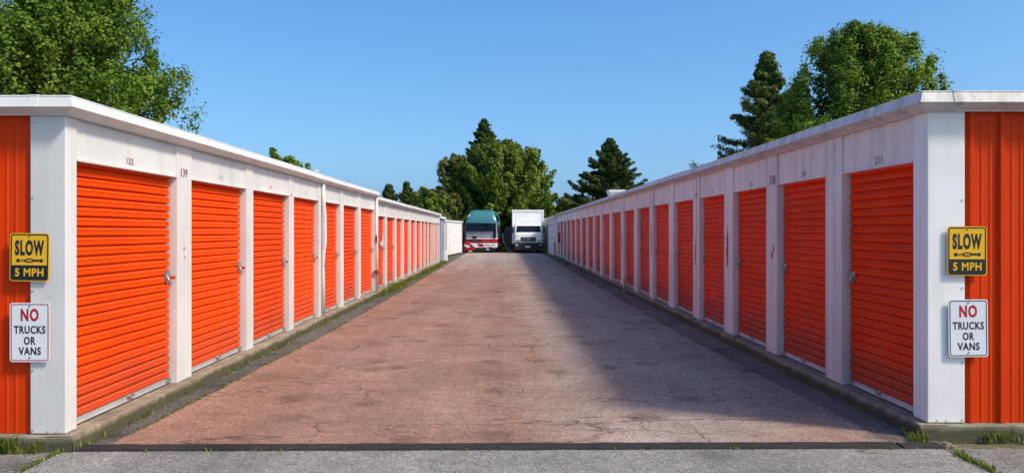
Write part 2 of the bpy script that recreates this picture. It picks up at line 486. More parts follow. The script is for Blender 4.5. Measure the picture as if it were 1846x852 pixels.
def sweep_L(mb, prof, x_wall, sx, y_front, y_end, x_far):
    """gutter running along the front (from x_far to the corner) and then down the aisle side"""
    n = len(prof)
    ringA = [(x_far, y_front - o, z) for o, z in prof]
    ringB = [(x_wall + sx * o, y_front - o, z) for o, z in prof]
    L = [ringA, ringB]
    k = max(2, int((y_end - y_front) / 1.5))
    for i in range(1, k + 1):
        y = y_front + (y_end - y_front) * i / k
        jx, jz = random.uniform(-.004, .004), random.uniform(-.005, .005)
        L.append([(x_wall + sx * (o + jx), y, z + jz) for o, z in prof])
    vs = [p for r in L for p in r]
    fs = [(i * n + j, (i + 1) * n + j, (i + 1) * n + j + 1, i * n + j + 1) for i in range(len(L) - 1) for j in range(n - 1)]
    fs.append(list(range(n))); fs.append(list(range((len(L) - 1) * n, len(L) * n)))
    mb.add(vs, fs)


def cladding(mb, x0, x1, y, z0, z1, first, period, face=-1):
    """ribbed wall in plane y, ribs standing toward face"""
    pts = [(x0, 0.0)]
    ribs = []
    k = math.ceil((x0 - first) / period)
    while first + k * period < x1 - .04:
        c = first + k * period
        if c - .035 > x0:
            ribs.append(c)
        k += 1
    for c in ribs:
        pts += [(c - .030, 0), (c - .016, .026), (c + .014, .026), (c + .028, 0)]
        for q in (.36, .64):
            m_ = c + period * q
            if m_ + .012 < x1 - .035:
                pts += [(m_ - .012, 0), (m_ - .006, .004), (m_ + .006, .004), (m_ + .012, 0)]
    pts.append((x1, 0.0))
    vs = [(x, y + face * o, z) for x, o in pts for z in (z0, z1)]
    fs = [(2 * i, 2 * i + 2, 2 * i + 3, 2 * i + 1) for i in range(len(pts) - 1)]
    mb.add(vs, fs)


def storage_row(name, label, side, xw, pillars, y_front, y_end, width, z_top, z_face, z_bot, z_door, rec, mats, front_ribs=None,
                trim_w=.27, detail_to=20.0, over=.115, lintel_back=.016):
    """pillars: list of (near y, far y); doors fill the gaps"""
    sx = 1 if side == 'left' else -1
    xb = xw - sx * width                       # back of the building
    root = thing(name, label, 'storage building', ((xw + xb) / 2, (y_front + y_end) / 2, 0))
    white, fasc, orange = mats
    # foundation slab with a rough edge
    sl = MB(); xe = xw + sx * .085
    ys = np.arange(y_front - .06, y_end + .05, .09)
    ring = []
    for y in ys:
        j = .020 * mnoise.noise(Vector((y * 3.1, xw, 0))) + .012 * mnoise.noise(Vector((y * 11, xw, 5)))
        jz = .016 * mnoise.noise(Vector((y * 2.3, xw, 9)))
        ring.append([(xe + sx * (j + .012), y, -.06), (xe + sx * (j + .006), y, SLAB * .6), (xe + sx * j, y, SLAB - .012 + jz), (xe + sx * (j - .012), y, SLAB + jz * .3), (xw - sx * .13, y, SLAB)])
    vs = [p for r in ring for p in r]
    sl.add(vs, [(i * 5 + j, (i + 1) * 5 + j, (i + 1) * 5 + j + 1, i * 5 + j + 1) for i in range(len(ys) - 1) for j in range(4)])
    sl.build('foundation_slab', M['concrete'], root)
    fr = MB()
    xs = np.linspace(xe, xb, 60); ring = []
    for x in xs:
        j = .010 * mnoise.noise(Vector((x * 5.1, 3, 0)))
        ring.append([(x, y_front - .06 - .012 + j, -.06), (x, y_front - .06 + j, SLAB - .012), (x, y_front - .052 + j, SLAB - .002), (x, y_front + .12, SLAB - .002)])
    fr.add([p for r in ring for p in r], [(i * 4 + j, (i + 1) * 4 + j, (i + 1) * 4 + j + 1, i * 4 + j + 1) for i in range(59) for j in range(3)])
    fr.build('front_footing', M['concrete_front'], root)
    xd = xw - sx * rec
    # black backing sheet stands in for the shade behind the curtains
    dk = MB(); dk.box(xd - sx * .05, xd - sx * .07, pillars[0][0] + .05, pillars[-1][1] - .05, SLAB + .002, z_bot)
    dk.build('recess_shade_backing', M['black'], root)
    for i, (a, b) in enumerate(pillars):
        if i == 0: continue
        p = MB()
        p.box(xw, xw - sx * (rec + .045), a, b, SLAB + .002, z_bot + .02)
        # raised lips on the two vertical edges
        if b < 32:
            for y0_, y1_ in ((a, a + .018), (b - .018, b)) + (((a + (b - a) * .42, a + (b - a) * .42 + .012), (a + (b - a) * .52, a + (b - a) * .52 + .012)) if side == 'right' and i in (1, 4, 8) else ()):
                p.box(xw + sx * .007, xw - .001 * sx, y0_, y1_, SLAB + .003, z_bot - .012)
        p.build('pillar', white, root, bevel=.003 if a < 25 else 0)
    for i in range(len(pillars) - 1):
        a, b = pillars[i][1], pillars[i + 1][0]
        l = MB(); l.box(xw - sx * lintel_back, xw - sx * (rec + .02), a + .001, b - .001, z_door, z_bot + .015)
        l.box(xw + sx * .010, xw - sx * lintel_back, a + .003, b - .003, z_door - .001, z_door + .014)
        if a < 30:
            yc = a + (b - a) * .5 + random.uniform(-.2, .2)
            l.box(xw - sx * (lintel_back - .0025), xw - sx * lintel_back, yc - .002, yc + .002, z_door + .02, z_bot)
        l.build('lintel', white, root)
        roller_door('door', root, sx, xd, a, b, SLAB + .012, z_door, orange, a < detail_to, b - .07, side == 'left')
    # corner post
    a, b = pillars[0]
    c = MB()
    pl = [(xw, b), (xw, a), (xw - sx * trim_w, a), (xw - sx * trim_w, a + .025), (xw - sx * (rec + .045), a + .06), (xw - sx * (rec + .045), b)]
    c.prism(pl, 'z', SLAB + .004, z_bot + .02)
    co = c.build('corner_post', white if side == 'left' else M['white_corner_lit'], root, bevel=.007)
    for zz in (SLAB + .03, .6, 1.2, 1.9, z_bot - .06):
        sc = MB(); sc.cyl((xw - sx * (trim_w - .02), a - .002, zz), 'y', .006, .008, 8); sc.build('screw_head', M['steel'], co)
    for q in (.25, .5):
        sc = MB(); sc.cyl((xw - sx * trim_w * q, a - .002, SLAB + .022), 'y', .005, .008, 8); sc.build('screw_head', M['steel'], co)
    # front cladding, back and far end walls
    w = MB(); lo, hi = sorted((xw - sx * (trim_w - .003), xb))
    cladding(w, lo, hi, y_front + .028, SLAB + .001, z_bot + .02, front_ribs[0], front_ribs[1])
    w.build('wall_cladding', M['redwall'], root, recalc=False)
    bw = MB(); bw.box(xb, xb + sx * .03, y_front + .03, y_end - .02, 0, z_bot)
    bw.build('rear_wall', M['redwall'], root)
    ew = MB(); ew.box(xw - sx * .02, xb + sx * .04, y_end - .04, y_end - .01, 0, z_bot + .01)
    ew.build('end_wall', white, root)
    g = MB(); sweep_L(g, fascia_profile(over, z_top, z_face, z_bot), xw, sx, y_front, y_end + .08, xb)
    g.build('gutter', fasc, root)
    random.seed(int(abs(xw) * 100) + int(y_front))
    y = y_front + 1.6
    q = [(o + .004 * (0 < k_ < 9), z + .003 * (0 < k_ < 5) - .003 * (k_ > 7)) for k_, (o, z) in enumerate(fascia_profile(over, z_top, z_face, z_bot)[1:10])]
    n = len(q); nj = 0
    while y < y_end:
        jn = MB(); hw = .016 if side == 'left' else .024
        r0 = [(xw + sx * o, y - hw, z) for o, z in q]; r1 = [(xw + sx * o, y + hw, z) for o, z in q]
        r2 = [(xw + sx * (o - .012), y - hw, z - .004) for o, z in q]; r3 = [(xw + sx * (o - .012), y + hw, z - .004) for o, z in q]
        jn.add(r0 + r1 + r2 + r3, [(j, j + 1, n + j + 1, n + j) for j in range(n - 1)] + [(j, j + 1, 2 * n + j + 1, 2 * n + j) for j in range(n - 1)] + [(n + j, n + j + 1, 3 * n + j + 1, 3 * n + j) for j in range(n - 1)])
        jn.build('gutter_joint', fasc, root, recalc=False)
        y += random.uniform(2.6, 3.4)
    xj = xw - sx * .19; jn = MB()
    L_ = [[(xj + dx, y_front - o + e, z) for o, z in q] for dx, e in ((-.035, .012), (-.035, 0), (.035, 0), (.035, .012))]
    jn.add([p for r in L_ for p in r], [(i * n + j, i * n + j + 1, (i + 1) * n + j + 1, (i + 1) * n + j) for i in range(3) for j in range(n - 1)])
    jn.build('gutter_joint', fasc, root, recalc=False)
    rf = MB(); xr = (xw + xb) / 2
    rf.add([(xw - sx * .2, y_front + .2, z_top + .016), (xr, y_front + .2, z_top + .16), (xb, y_front + .2, z_top + .016),
            (xw - sx * .2, y_end + .05, z_top + .016), (xr, y_end + .05, z_top + .16), (xb, y_end + .05, z_top + .016)],
           [(0, 1, 4, 3), (1, 2, 5, 4), (0, 1, 2), (3, 4, 5)])
    rf.build('roof', M['roof'], root)
    return root


LP = [(6.03, 6.19), (8.07, 8.44), (10.24, 10.52), (12.27, 12.55), (14.23, 14.62), (16.10, 16.44), (18.10, 18.41), (20.33, 20.55)]
left = storage_row('storage_building', 'long white building with seven bright orange sunlit roller doors and a taller roofline', 'left', -3.32, LP, 6.03, 20.55, 5.6,
                   2.660, 2.575, 2.530, 2.197, .085, (M['white'], M['fascia'], M['orange']), (-3.624, .245), .27, 21)
far2 = [20.82, 22.59, 24.57, 26.41, 28.38, 30.17, 32.13, 33.69, 35.24, 36.96, 38.26, 39.73, 41.1]
L2 = [(20.585, 20.82)] + [(f - .30, f) for f in far2[1:]]
left2 = storage_row('storage_building', 'lower white building with narrow orange doors behind the taller sunlit one, grass at its kerb', 'left', -3.33, L2, 20.585, 41.1, 4.1,
                    2.545, 2.47, 2.43, 2.06, .08, (M['white'], M['fascia'], M['orange']), (-3.7, .245), .27, 24)
rfar = [6.605, 8.39, 10.29, 12.26, 14.28, 16.39, 18.58, 20.8, 23.13, 25.6, 28.1, 30.4, 32.9, 35.5, 38.15, 40.9, 43.5, 46.1, 48.7, 51.2]
RP = [(6.38, 6.605)] + [(f - (.40 if f < 12 else .46 if f < 20 else .55), f) for f in rfar[1:]]
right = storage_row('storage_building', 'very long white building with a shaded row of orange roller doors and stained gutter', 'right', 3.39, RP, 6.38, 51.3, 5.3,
                    2.755, 2.665, 2.612, 2.225, .09, (M['white_shade_worn'], M['fascia_worn'], M['orange_shade_worn']), (3.751, .245), .30, 22)

# unit numbers, scuffs and small fittings
def mid(P, i): return (P[i][1] + P[i + 1][0]) / 2
zl = 2.197
put_text('unit_number', '132', .058, (-3.3355, 7.10, zl + .075), 'left', M['num'], left, bold=.03, maxw=.13)
put_text('unit_number', '129', .052, (-3.3355, 9.38, zl + .085), 'left', M['num_faint'], left, bold=.01, maxw=.12)
put_text('unit_number', '128', .050, (-3.3355, 11.38, zl + .085), 'left', M['num_faint'], left, bold=.01, maxw=.12)
put_text('unit_number', '127', .050, (-3.3355, 13.4, zl + .085), 'left', M['num_faint'], left, bold=.01, maxw=.10)
put_text('unit_number', '126', .050, (-3.3355, 15.4, zl + .085), 'left', M['num_faint'], left, bold=.01, maxw=.10)
put_text('post_number', '139', .085, (-3.317, 8.26, 2.255), 'left', M['num'], left, bold=.008, maxw=.16)
put_text('post_number', '13', .045, (-3.317, 12.4, 2.21), 'left', M['num_dark'], left, maxw=.05)
zr = 2.225
put_text('unit_number', '211', .072, (3.4055, 7.25, zr + .075), 'right', M['num'], right, bold=.015, maxw=.14)
put_text('unit_number', '209', .06, (3.4055, 9.05, zr + .075), 'right', M['num_dark'], right, bold=.005, maxw=.13)
put_text('unit_number', '208', .06, (3.4055, 10.98, zr + .075), 'right', M['num_faint'], right, bold=.01, maxw=.13)
put_text('post_number', '210', .115, (3.387, 10.06, 2.30), 'right', M['num_dark'], right, bold=.004, maxw=.21)
put_text('post_number', '207', .09, (3.387, 14.05, 2.28), 'right', M['num_dark'], right, bold=.012, maxw=.17)
for i in (3, 4, 5, 6):
    put_text('unit_number', str(210 - i), .06, (3.4055, mid(RP, i), zr + .07), 'right', M['num_faint'], right, bold=.01, maxw=.10)


def scuff(parent, x, sx, y, z0, z1, w, seed, mat=None):
    random.seed(seed); n = 9; L, R = [], []
    for i in range(n):
        t = i / (n - 1); ww = w * (.25 + math.sin(math.pi * min(1, t * 1.1 + .05)) * random.uniform(.5, 1.0))
        c = y + random.uniform(-.012, .012)
        L.append((x, c - ww / 2, z0 + (z1 - z0) * t)); R.append((x, c + ww / 2, z0 + (z1 - z0) * t))
    m = MB(); vs = L + R
    m.add(vs + [(p[0] - sx * .0015, p[1], p[2]) for p in vs], [(i, i + 1, n + i + 1, n + i) for i in range(n - 1)])
    return m.build('paint_scuff', mat or M['rust'], parent)


scuff(right, 3.3865, -1, 12.1, 1.1, 1.75, .10, 1)
scuff(right, 3.3865, -1, 14.12, 1.05, 1.55, .07, 2)
scuff(right, 3.3865, -1, 18.35, 1.1, 1.9, .08, 3)
scuff(right, 3.3865, -1, 10.08, 1.30, 1.42, .06, 4)
scuff(right, 3.3865, -1, 10.02, 1.38, 1.50, .03, 5)
scuff(right, 3.3865, -1, 23.0, 1.0, 1.7, .10, 6)
scuff(left, -3.3165, 1, 8.26, 1.46, 1.49, .03, 8)
scuff(left, -3.3165, 1, 8.28, 1.37, 1.40, .025, 9)

# bent white downspout with a rust mark at its foot
dp = MB()
dp.tube([(-3.288, 14.46, 2.50), (-3.282, 14.46, 2.2), (-3.262, 14.46, 1.95), (-3.256, 14.46, 1.45), (-3.282, 14.46, 1.25), (-3.288, 14.46, .9), (-3.282, 14.46, .14)], [.036, .036, .036, .036, .034, .032, .034], 8)
ds = dp.build('downspout', M['white'], left, smooth=True)
scuff(left, -3.247, 1, 14.47, .93, 1.22, .06, 10)
cb = MB(); cb.tube([(-3.27, 20.44, 2.5), (-3.27, 20.44, .10)], .035, 8); cb.build('downspout', M['white'], left, smooth=True)
pb = MB(); pb.tube([(-3.30, 20.36, .62), (-3.235, 20.36, .62), (-3.235, 20.36, .55)], .03, 8); pb.box(-3.31, -3.22, 20.28, 20.40, .58, .66)
pb.build('pipe_elbow', M['brown'], left)
bx = MB(); bx.box(-3.3, -3.25, 20.38, 20.47, 1.36, 1.55); bx.build('junction_box', M['brown'], left, bevel=.006)
scuff(left2, -3.372, 1, 22.1, 1.2, 1.62, .16, 21, M['cwhite'])
scuff(left2, -3.371, 1, 21.8, 1.25, 1.4, .25, 22, M['cwhite'])
# roof vents
rv = MB()
rv.box(3.93, 4.45, 29.6, 30.3, 2.80, 3.10); rv.box(3.89, 4.50, 29.55, 30.35, 3.10, 3.20)
rv.build('roof_vent', M['white'], right, bevel=.01)
pv = MB(); pv.tube([(-3.62, 15.3, 2.66), (-3.62, 15.3, 2.80)], .03, 8); pv.cyl((-3.62, 15.3, 2.81), 'z', .05, .03, 10)
pv.build('vent_pipe', M['white'], left)
pv = MB(); pv.tube([(-3.55, 18.2, 2.66), (-3.55, 18.2, 2.83)], .02, 6); pv.build('vent_pipe', M['steel'], left)
# dents / conduit stub on the shaded side kerb
ms = MB(); ms.tube([(3.30, 21.9, .0), (3.30, 21.9, .38)], .03, 8); ms.build('pipe_stub', M['steel'], right)

# pale ribbed end section of the right-hand row
endr = thing('ribbed_shed', 'pale grey ribbed metal shed joining the far end of the shaded row', 'shed', (5.6, 59.2, 0))
w = MB()
pts = []
y = 51.45
while y < 67:
    pts += [(y, 0), (y + .30, 0), (y + .36, .05), (y + .50, .05), (y + .56, 0)]
    y += .86
vs = [(3.40 - o, yy, z) for yy, o in pts for z in (.02, 2.56)]
w.add(vs, [(2 * i, 2 * i + 2, 2 * i + 3, 2 * i + 1) for i in range(len(pts) - 1)])
w.build('ribbed_wall', M['pinkpanel'], endr)
w = MB(); w.box(3.42, 7.8, 51.5, 66.9, .0, 2.55); w.build('shed_body', M['pinkpanel'], endr)
w = MB(); w.box(3.26, 8.0, 51.42, 67.1, 2.565, 2.70); w.build('roof', M['fascia_worn'], endr, bevel=.03)
for k in range(4):
    yy = 53.6 + k * 3.1
    w = MB(); w.box(3.335, 3.36, yy, yy + 1.5, 2.02, 2.13); w.build('vent_slot', M['stripe'], endr)
w = MB(); w.box(3.33, 3.36, 52.2, 53.6, .05, .95); w.build('rusty_patch', M['rust'], endr)
fe = thing('extinguisher_cabinet', 'small red cabinet on the shaded wall near the far end', 'cabinet', (3.36, 48.5, 1.1))
m_ = MB(); m_.box(3.24, 3.385, 48.28, 48.62, .98, 1.58); m_.build('cabinet_box', M['cred'], fe, bevel=.02)
m_ = MB(); m_.box(3.232, 3.24, 48.34, 48.56, 1.2, 1.36); m_.build('door_window', M['cwhite'], fe)

# ------------------------------------------------------------------ road signs on the corner posts
def rrect(x0, x1, z0, z1, r, n=5):
    out = []
    for cx, cz, a0 in ((x1 - r, z0 + r, -90), (x1 - r, z1 - r, 0), (x0 + r, z1 - r, 90), (x0 + r, z0 + r, 180)):
        for k in range(n + 1):
            a = math.radians(a0 + 90 * k / n)
            out.append((cx + r * math.cos(a), cz + r * math.sin(a)))
    return out


def frame_mesh(mb, o, i, y0, y1):
    n = len(o)
    vs = [(p[0], y, p[1]) for y in (y0, y1) for p in o] + [(p[0], y, p[1]) for y in (y0, y1) for p in i]
    fs = []
    for k in range(n):
        j = (k + 1) % n
        fs += [(k, j, 2 * n + j, 2 * n + k), (k, j, n + j, n + k), (2 * n + k, 2 * n + j, 3 * n + j, 3 * n + k)]
    mb.add(vs, fs)


def slow_sign(label, X, Y, Z, w, h):
    t = thing('speed_sign', label, 'sign', (X, Y, Z))
    x0, x1, z0, z1 = X - w / 2, X + w / 2, Z - h / 2, Z + h / 2
    b = MB(); b.prism(rrect(x0, x1, z0, z1, .024), 'y', Y, Y + .003)
    b.build('plate', M['yellow'], t)
    f = MB(); frame_mesh(f, rrect(x0 + .007, x1 - .007, z0 + .007, z1 - .007, .02), rrect(x0 + .016, x1 - .016, z0 + .016, z1 - .016, .014), Y - .0012, Y)
    f.build('border', M['signblack'], t)
    f = MB(); f.prism(rrect(x0 + .0165, x1 - .0165, z0 + .0165, z0 + h * .335, .006), 'y', Y - .0008, Y)
    f.build('lower_panel', M['signblack'], t)
    put_text('lettering', 'SLOW', h * .325, (X, Y, z1 - h * .305), 'front', M['signblack'], t, bold=.05, maxw=w * .74, depth=.001)
    put_text('lettering', '5 MPH', h * .165, (X, Y - .0009, z0 + h * .185), 'front', M['yellow'], t, bold=.025, maxw=w * .72, depth=.001)
    # worn hump symbol: two knobs joined by a bar through a lens shape
    s = MB(); zc = z0 + h * .43
    def blob(cx, rx, rz, n=14):
        s.prism([(cx + rx * math.cos(2 * math.pi * k / n), zc + rz * math.sin(2 * math.pi * k / n)) for k in range(n)], 'y', Y - .001, Y)
    blob(X - w * .29, w * .045, h * .038); blob(X + w * .30, w * .045, h * .038)
    s.prism([(X - w * .26, zc + h * .012), (X - w * .12, zc + h * .020), (X - w * .12, zc + h * .006), (X - w * .26, zc - h * .006)], 'y', Y - .001, Y)
    s.prism([(X - w * .26, zc - h * .012), (X - w * .12, zc - h * .016), (X - w * .12, zc - h * .026), (X - w * .26, zc - h * .022)], 'y', Y - .001, Y)
    s.prism([(X + w * .11, zc + h * .022), (X + w * .25, zc + h * .026), (X + w * .25, zc - h * .022), (X + w * .11, zc - h * .018)], 'y', Y - .001, Y)
    o = [(X + w * .13 * math.cos(2 * math.pi * k / 18), zc + h * .048 * math.sin(2 * math.pi * k / 18)) for k in range(18)]
    i = [(X + w * .10 * math.cos(2 * math.pi * k / 18), zc + h * .026 * math.sin(2 * math.pi * k / 18)) for k in range(18)]
    frame_mesh(s, o, i, Y - .001, Y)
    s.prism([(X - w * .10, zc - h * .006), (X + w * .10, zc - h * .006), (X + w * .10, zc + h * .006), (X - w * .10, zc + h * .006)], 'y', Y - .001, Y)
    s.build('symbol', M['signblack'], t)
    k = MB()
    k.cyl((X, Y - .003, z1 - h * .062), 'y', .004, .006, 10)
    k.build('bolt', M['signblack'], t)
    e = MB(); e.box(X - .05, X + .05, Y + .0035, Y + .020, Z - .03, Z + .03); e.build('bracket', M['steel'], t)
    return t


def no_trucks_sign(label, X, Y, Z, w, h, border):
    t = thing('prohibition_sign', label, 'sign', (X, Y, Z))
    x0, x1, z0, z1 = X - w / 2, X + w / 2, Z - h / 2, Z + h / 2
    b = MB(); b.prism(rrect(x0, x1, z0, z1, .022), 'y', Y, Y + .003); b.build('plate', M['signwhite'], t)
    f = MB(); frame_mesh(f, rrect(x0 + .009, x1 - .009, z0 + .009, z1 - .009, .018), rrect(x0 + .0155, x1 - .0155, z0 + .0155, z1 - .0155, .013), Y - .001, Y)
    f.build('border', border, t)
    put_text('lettering', 'NO', h * .215, (X, Y, z1 - h * .205), 'front', M['signred'], t, bold=.04, maxw=w * .45, depth=.001)
    for s, zz, mw in (('TRUCKS', .455, .79), ('OR', .64, .29), ('VANS', .815, .56)):
        put_text('lettering', s, h * .135, (X, Y, z1 - h * zz), 'front', M['signblack'], t, bold=.03, maxw=w * mw, depth=.001)
    for zz in (z1 - h * .055, z0 + h * .075):
        k = MB(); k.cyl((X, Y - .003, zz), 'y', .005, .006, 10); k.build('bolt', M['signblack'], t)
    e = MB(); e.box(X - .05, X + .05, Y + .0035, Y + .020, Z - .03, Z + .03); e.build('bracket', M['steel'], t)
    return t


slow_sign('yellow SLOW 5 MPH sign on the corner post of the sunlit row', -3.581, 6.008, 1.456, .298, .362).rotation_euler.y = math.radians(.7)
slow_sign('yellow SLOW 5 MPH sign on the corner post of the shaded row', 3.694, 6.356, 1.494, .315, .392)
no_trucks_sign('white NO TRUCKS OR VANS sign with a dark red border', -3.579, 6.008, .890, .302, .446, M['signred'])
no_trucks_sign('white NO TRUCKS OR VANS sign with a black border', 3.703, 6.356, .879, .315, .458, M['signblack']).rotation_euler.y = math.radians(-.6)

# ------------------------------------------------------------------ ground
def sheet(name, pts_l, pts_r, z, mat):
    """ribbon between two polylines of equal length"""
    n = len(pts_l)
    m = MB(); m.add([(p[0], p[1], z) for p in pts_l] + [(p[0], p[1], z) for p in pts_r], [(i, i + 1, n + i + 1, n + i) for i in range(n - 1)])
    o = m.build(name, mat, recalc=False)
    me = o.data
    if me.polygons[0].normal.z < 0: me.flip_normals()
    tag(o, kind='structure')
    return o


m = MB(); R_ = 900
m.add([(R_ * math.cos(a), R_ * math.sin(a) + 50, -.03) for a in np.linspace(0, 2 * math.pi, 48, endpoint=False)], [list(range(48))])
g = m.build('ground', M['earth'], recalc=False); tag(g, kind='structure')
ys = np.concatenate([np.arange(6.0, 16, .10), np.arange(16, 63.9, .35), [64.0]])


def jx(y, base, s, amp=.03):
    return base + amp * mnoise.noise(Vector((y * 2.1, s, 0))) + amp * .6 * mnoise.noise(Vector((y * 7.7, s, 3)))


def joint(y):
    return 3.05 - .20 * min(1, (y - 6) / 7)


sheet('gutter_edge_asphalt', [(-3.45, y) for y in ys], [(-2.5, y) for y in ys], -.006, M['gutter'])
sheet('gutter_edge_asphalt', [(2.5, y) for y in ys], [(3.5, y) for y in ys], -.006, M['gutter_shade_lift'])
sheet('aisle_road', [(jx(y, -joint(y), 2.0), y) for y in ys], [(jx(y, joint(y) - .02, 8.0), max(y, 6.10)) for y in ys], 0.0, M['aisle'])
yf = np.arange(-6, 6.11, .11)
sheet('forecourt', [(jx(y, -3.32, 4.0), y) for y in yf], [(jx(y, 3.35, 5.0), y) for y in yf], -.002, M['forecourt'])
sheet('forecourt_side', [(-30, y) for y in yf], [(jx(y, -3.335, 4.0), y) for y in yf], -.004, M['apron'])
sheet('forecourt_side', [(jx(y, 3.37, 5.0), y) for y in yf], [(30, y) for y in yf], -.004, M['apron'])
sheet('far_yard', [(-12, y) for y in (63.95, 66.5)], [(3.45, y) for y in (63.95, 66.5)], -.004, M['forecourt'])
# black joint band across the mouth of the aisle
jb = thing('joint_band', 'black asphalt band laid across the mouth of the aisle', 'joint band', (0, 6.1, 0))


def band(x0, x1, dy=.0):
    n = 46; m = MB(); vs = []
    for i in range(n):
        x = x0 + (x1 - x0) * i / (n - 1)
        yc = 6.06 + .085 * (x + 3.33) / 6.7 + dy
        hw = .080 + .016 * mnoise.noise(Vector((x * 3, 1, 0)))
        e = .016 * mnoise.noise(Vector((x * 6, 7, 0))) + .01 * mnoise.noise(Vector((x * 17, 3, 0)))
        vs += [(x, yc - hw, -.01), (x, yc - hw + .012, .013), (x, yc + hw - .012 + e, .015), (x, yc + hw + e, -.01)]
    m.add(vs, [(i * 4 + j, (i + 1) * 4 + j, (i + 1) * 4 + j + 1, i * 4 + j + 1) for i in range(n - 1) for j in range(3)] + [(0, 1, 2, 3), ((n - 1) * 4, (n - 1) * 4 + 1, (n - 1) * 4 + 2, (n - 1) * 4 + 3)])
    return m


band(-3.33, 3.02).build('band', M['strip'], jb)
band(3.045, 3.36, -.01).build('band', M['strip'], jb)

# ------------------------------------------------------------------ grass and weeds
M['grass'] = leafmat('grass_blade', (.055, .115, .014), (.26, .27, .05), .3, .6)


def blades(name, spots):
    """spots: (x, y, z, spread x, spread y, n, height)"""
    V, Fc, T = [], [], []
    for (x, y, z, sx_, sy_, n, h) in spots:
        for _ in range(n):
            bx_, by_ = x + RNG.normal(0, sx_), y + RNG.normal(0, sy_)
            hh = h * RNG.uniform(.4, 1.15); a = RNG.uniform(0, 2 * math.pi); lean = RNG.uniform(.15, .95) * hh
            w_ = RNG.uniform(.003, .0065) * (1 + h * 2); px, py = -math.sin(a) * w_, math.cos(a) * w_
            dx, dy = math.cos(a) * lean, math.sin(a) * lean
            b = len(V)
            V += [(bx_ - px, by_ - py, z), (bx_ + px, by_ + py, z), (bx_ + dx * .4 + px * .8, by_ + dy * .4 + py * .8, z + hh * .62), (bx_ + dx * .4 - px * .8, by_ + dy * .4 - py * .8, z + hh * .62), (bx_ + dx, by_ + dy, z + hh)]
            Fc += [(b, b + 1, b + 2, b + 3), (b + 3, b + 2, b + 4)]
            t = RNG.uniform(0, 1) ** 1.3
            T += [t, t]
    me = bpy.data.meshes.new(name); me.from_pydata(V, [], Fc); me.materials.append(M['grass'])
    at_ = me.attributes.new('tint', 'FLOAT', 'FACE'); at_.data.foreach_set('value', T)
    o = link(bpy.data.objects.new(name, me)); tag(o, kind='stuff')
    return o


sp = []
# front left corner tufts and footing
for x in np.arange(-4.6, -3.55, .045): sp.append((x, 5.93, -.01, .02, .015, 5, .06 if x > -3.6 else .13 * RNG.uniform(.3, 1.1)))
for x in (-3.72, -3.78, -3.84, -3.66): sp.append((x, 5.92, -.01, .02, .012, 26, .17))
sp += [(-3.50, 5.93, 0, .03, .012, 22, .12), (-3.27, 6.02, 0, .03, .03, 26, .07), (-3.2, 6.12, 0, .02, .04, 22, .06)]
for y in np.arange(5.2, 6.05, .04): sp.append((jx(y, -3.33, 4.0), y, -.004, .016, .02, 8, .035))
# front right
sp += [(3.27, 6.28, 0, .045, .022, 55, .08), (3.22, 6.33, 0, .015, .012, 8, .11), (3.95, 6.30, 0, .05, .012, 34, .085), (3.83, 6.29, 0, .02, .012, 18, .07), (4.15, 6.30, 0, .05, .012, 18, .06)]
for y in np.arange(5.15, 6.2, .035):
    dens = 16 if 5.5 < y < 5.95 else 5
    sp.append((jx(y, 3.36, 5.0) + (.05 if y > 5.9 else 0), y, -.004, .016, .02, dens, .045 if 5.5 < y < 5.95 else .03))
for x in np.arange(-3.2, 3.2, .17):
    if RNG.uniform() < .30: sp.append((x, 5.985 + .085 * (x + 3.33) / 6.7 - .02, 0, .03, .006, 4, .028))
blades('corner_grass', sp)
tag(bpy.data.objects['corner_grass'], 'tufts of grass at the building corners and forecourt joints', 'grass')
sp = []
for y in np.arange(6.3, 41, .09):
    # joint line between edge strip and aisle
    d_ = mnoise.noise(Vector((y * .9, 2, 0)))
    if d_ > -.15:
        k = int(3 + 9 * max(0, d_) + (4 if y < 12 else 0)); sp.append((jx(y, -joint(y), 2.0) - .015, y, -.004, .014, .04, k, .028))
    d2 = mnoise.noise(Vector((y * 1.1, 6, 0)))
    if d2 > -.12: sp.append((-3.20, y, -.004, .022, .05, int(4 + 14 * max(0, d2)), .06))
for y in np.arange(20.2, 41, .10):
    g_ = max(0, mnoise.noise(Vector((y * .55, 12, 0))) + .35)
    sp.append((-3.14 + RNG.normal(0, .05), y, -.004, .09, .06, int(26 * g_), .13 + .10 * g_))
blades('kerb_weeds', sp)
tag(bpy.data.objects['kerb_weeds'], 'weeds along the kerb of the sunlit rows', 'weeds')
sp = []
for y in np.arange(6.5, 40, .09):
    d_ = mnoise.noise(Vector((y * .8, 22, 0)))
    if d_ > .05: sp.append((jx(y, joint(y) - .02, 8.0) + .015, y, -.004, .012, .04, int(2 + 9 * d_), .026))
    d2 = mnoise.noise(Vector((y * 1.2, 26, 0)))
    if d2 > .12: sp.append((3.27, y, -.004, .014, .05, int(2 + 9 * d2), .045))
for y in np.arange(40, 64, .25):
    sp.append((3.25, y, -.004, .05, .1, 8, .10))
for (x, y) in ((.35, 44), (.9, 45), (-1.0, 55), (1.6, 30.2), (1.0, 29.8)):
    sp.append((x, y, 0, .22, .05, 24, .04))
blades('joint_weeds', sp)
tag(bpy.data.objects['joint_weeds'], 'sparse weeds along the kerb of the shaded row', 'weeds')
sp = []
for _ in range(420):
    x, y = RNG.uniform(-7, 7), RNG.uniform(63.6, 69)
    if y > 66 or abs(x) > 3.0: sp.append((x, y, -.02, .2, .2, 14, .28))
for _ in range(60): sp.append((RNG.uniform(-.75, .10), RNG.uniform(64.2, 66.5), -.01, .1, .1, 16, .34))
for _ in range(120):
    sp.append((RNG.uniform(-4.4, -3.3), RNG.uniform(45, 61), -.02, .12, .2, 12, .13))
blades('verge_grass', sp)
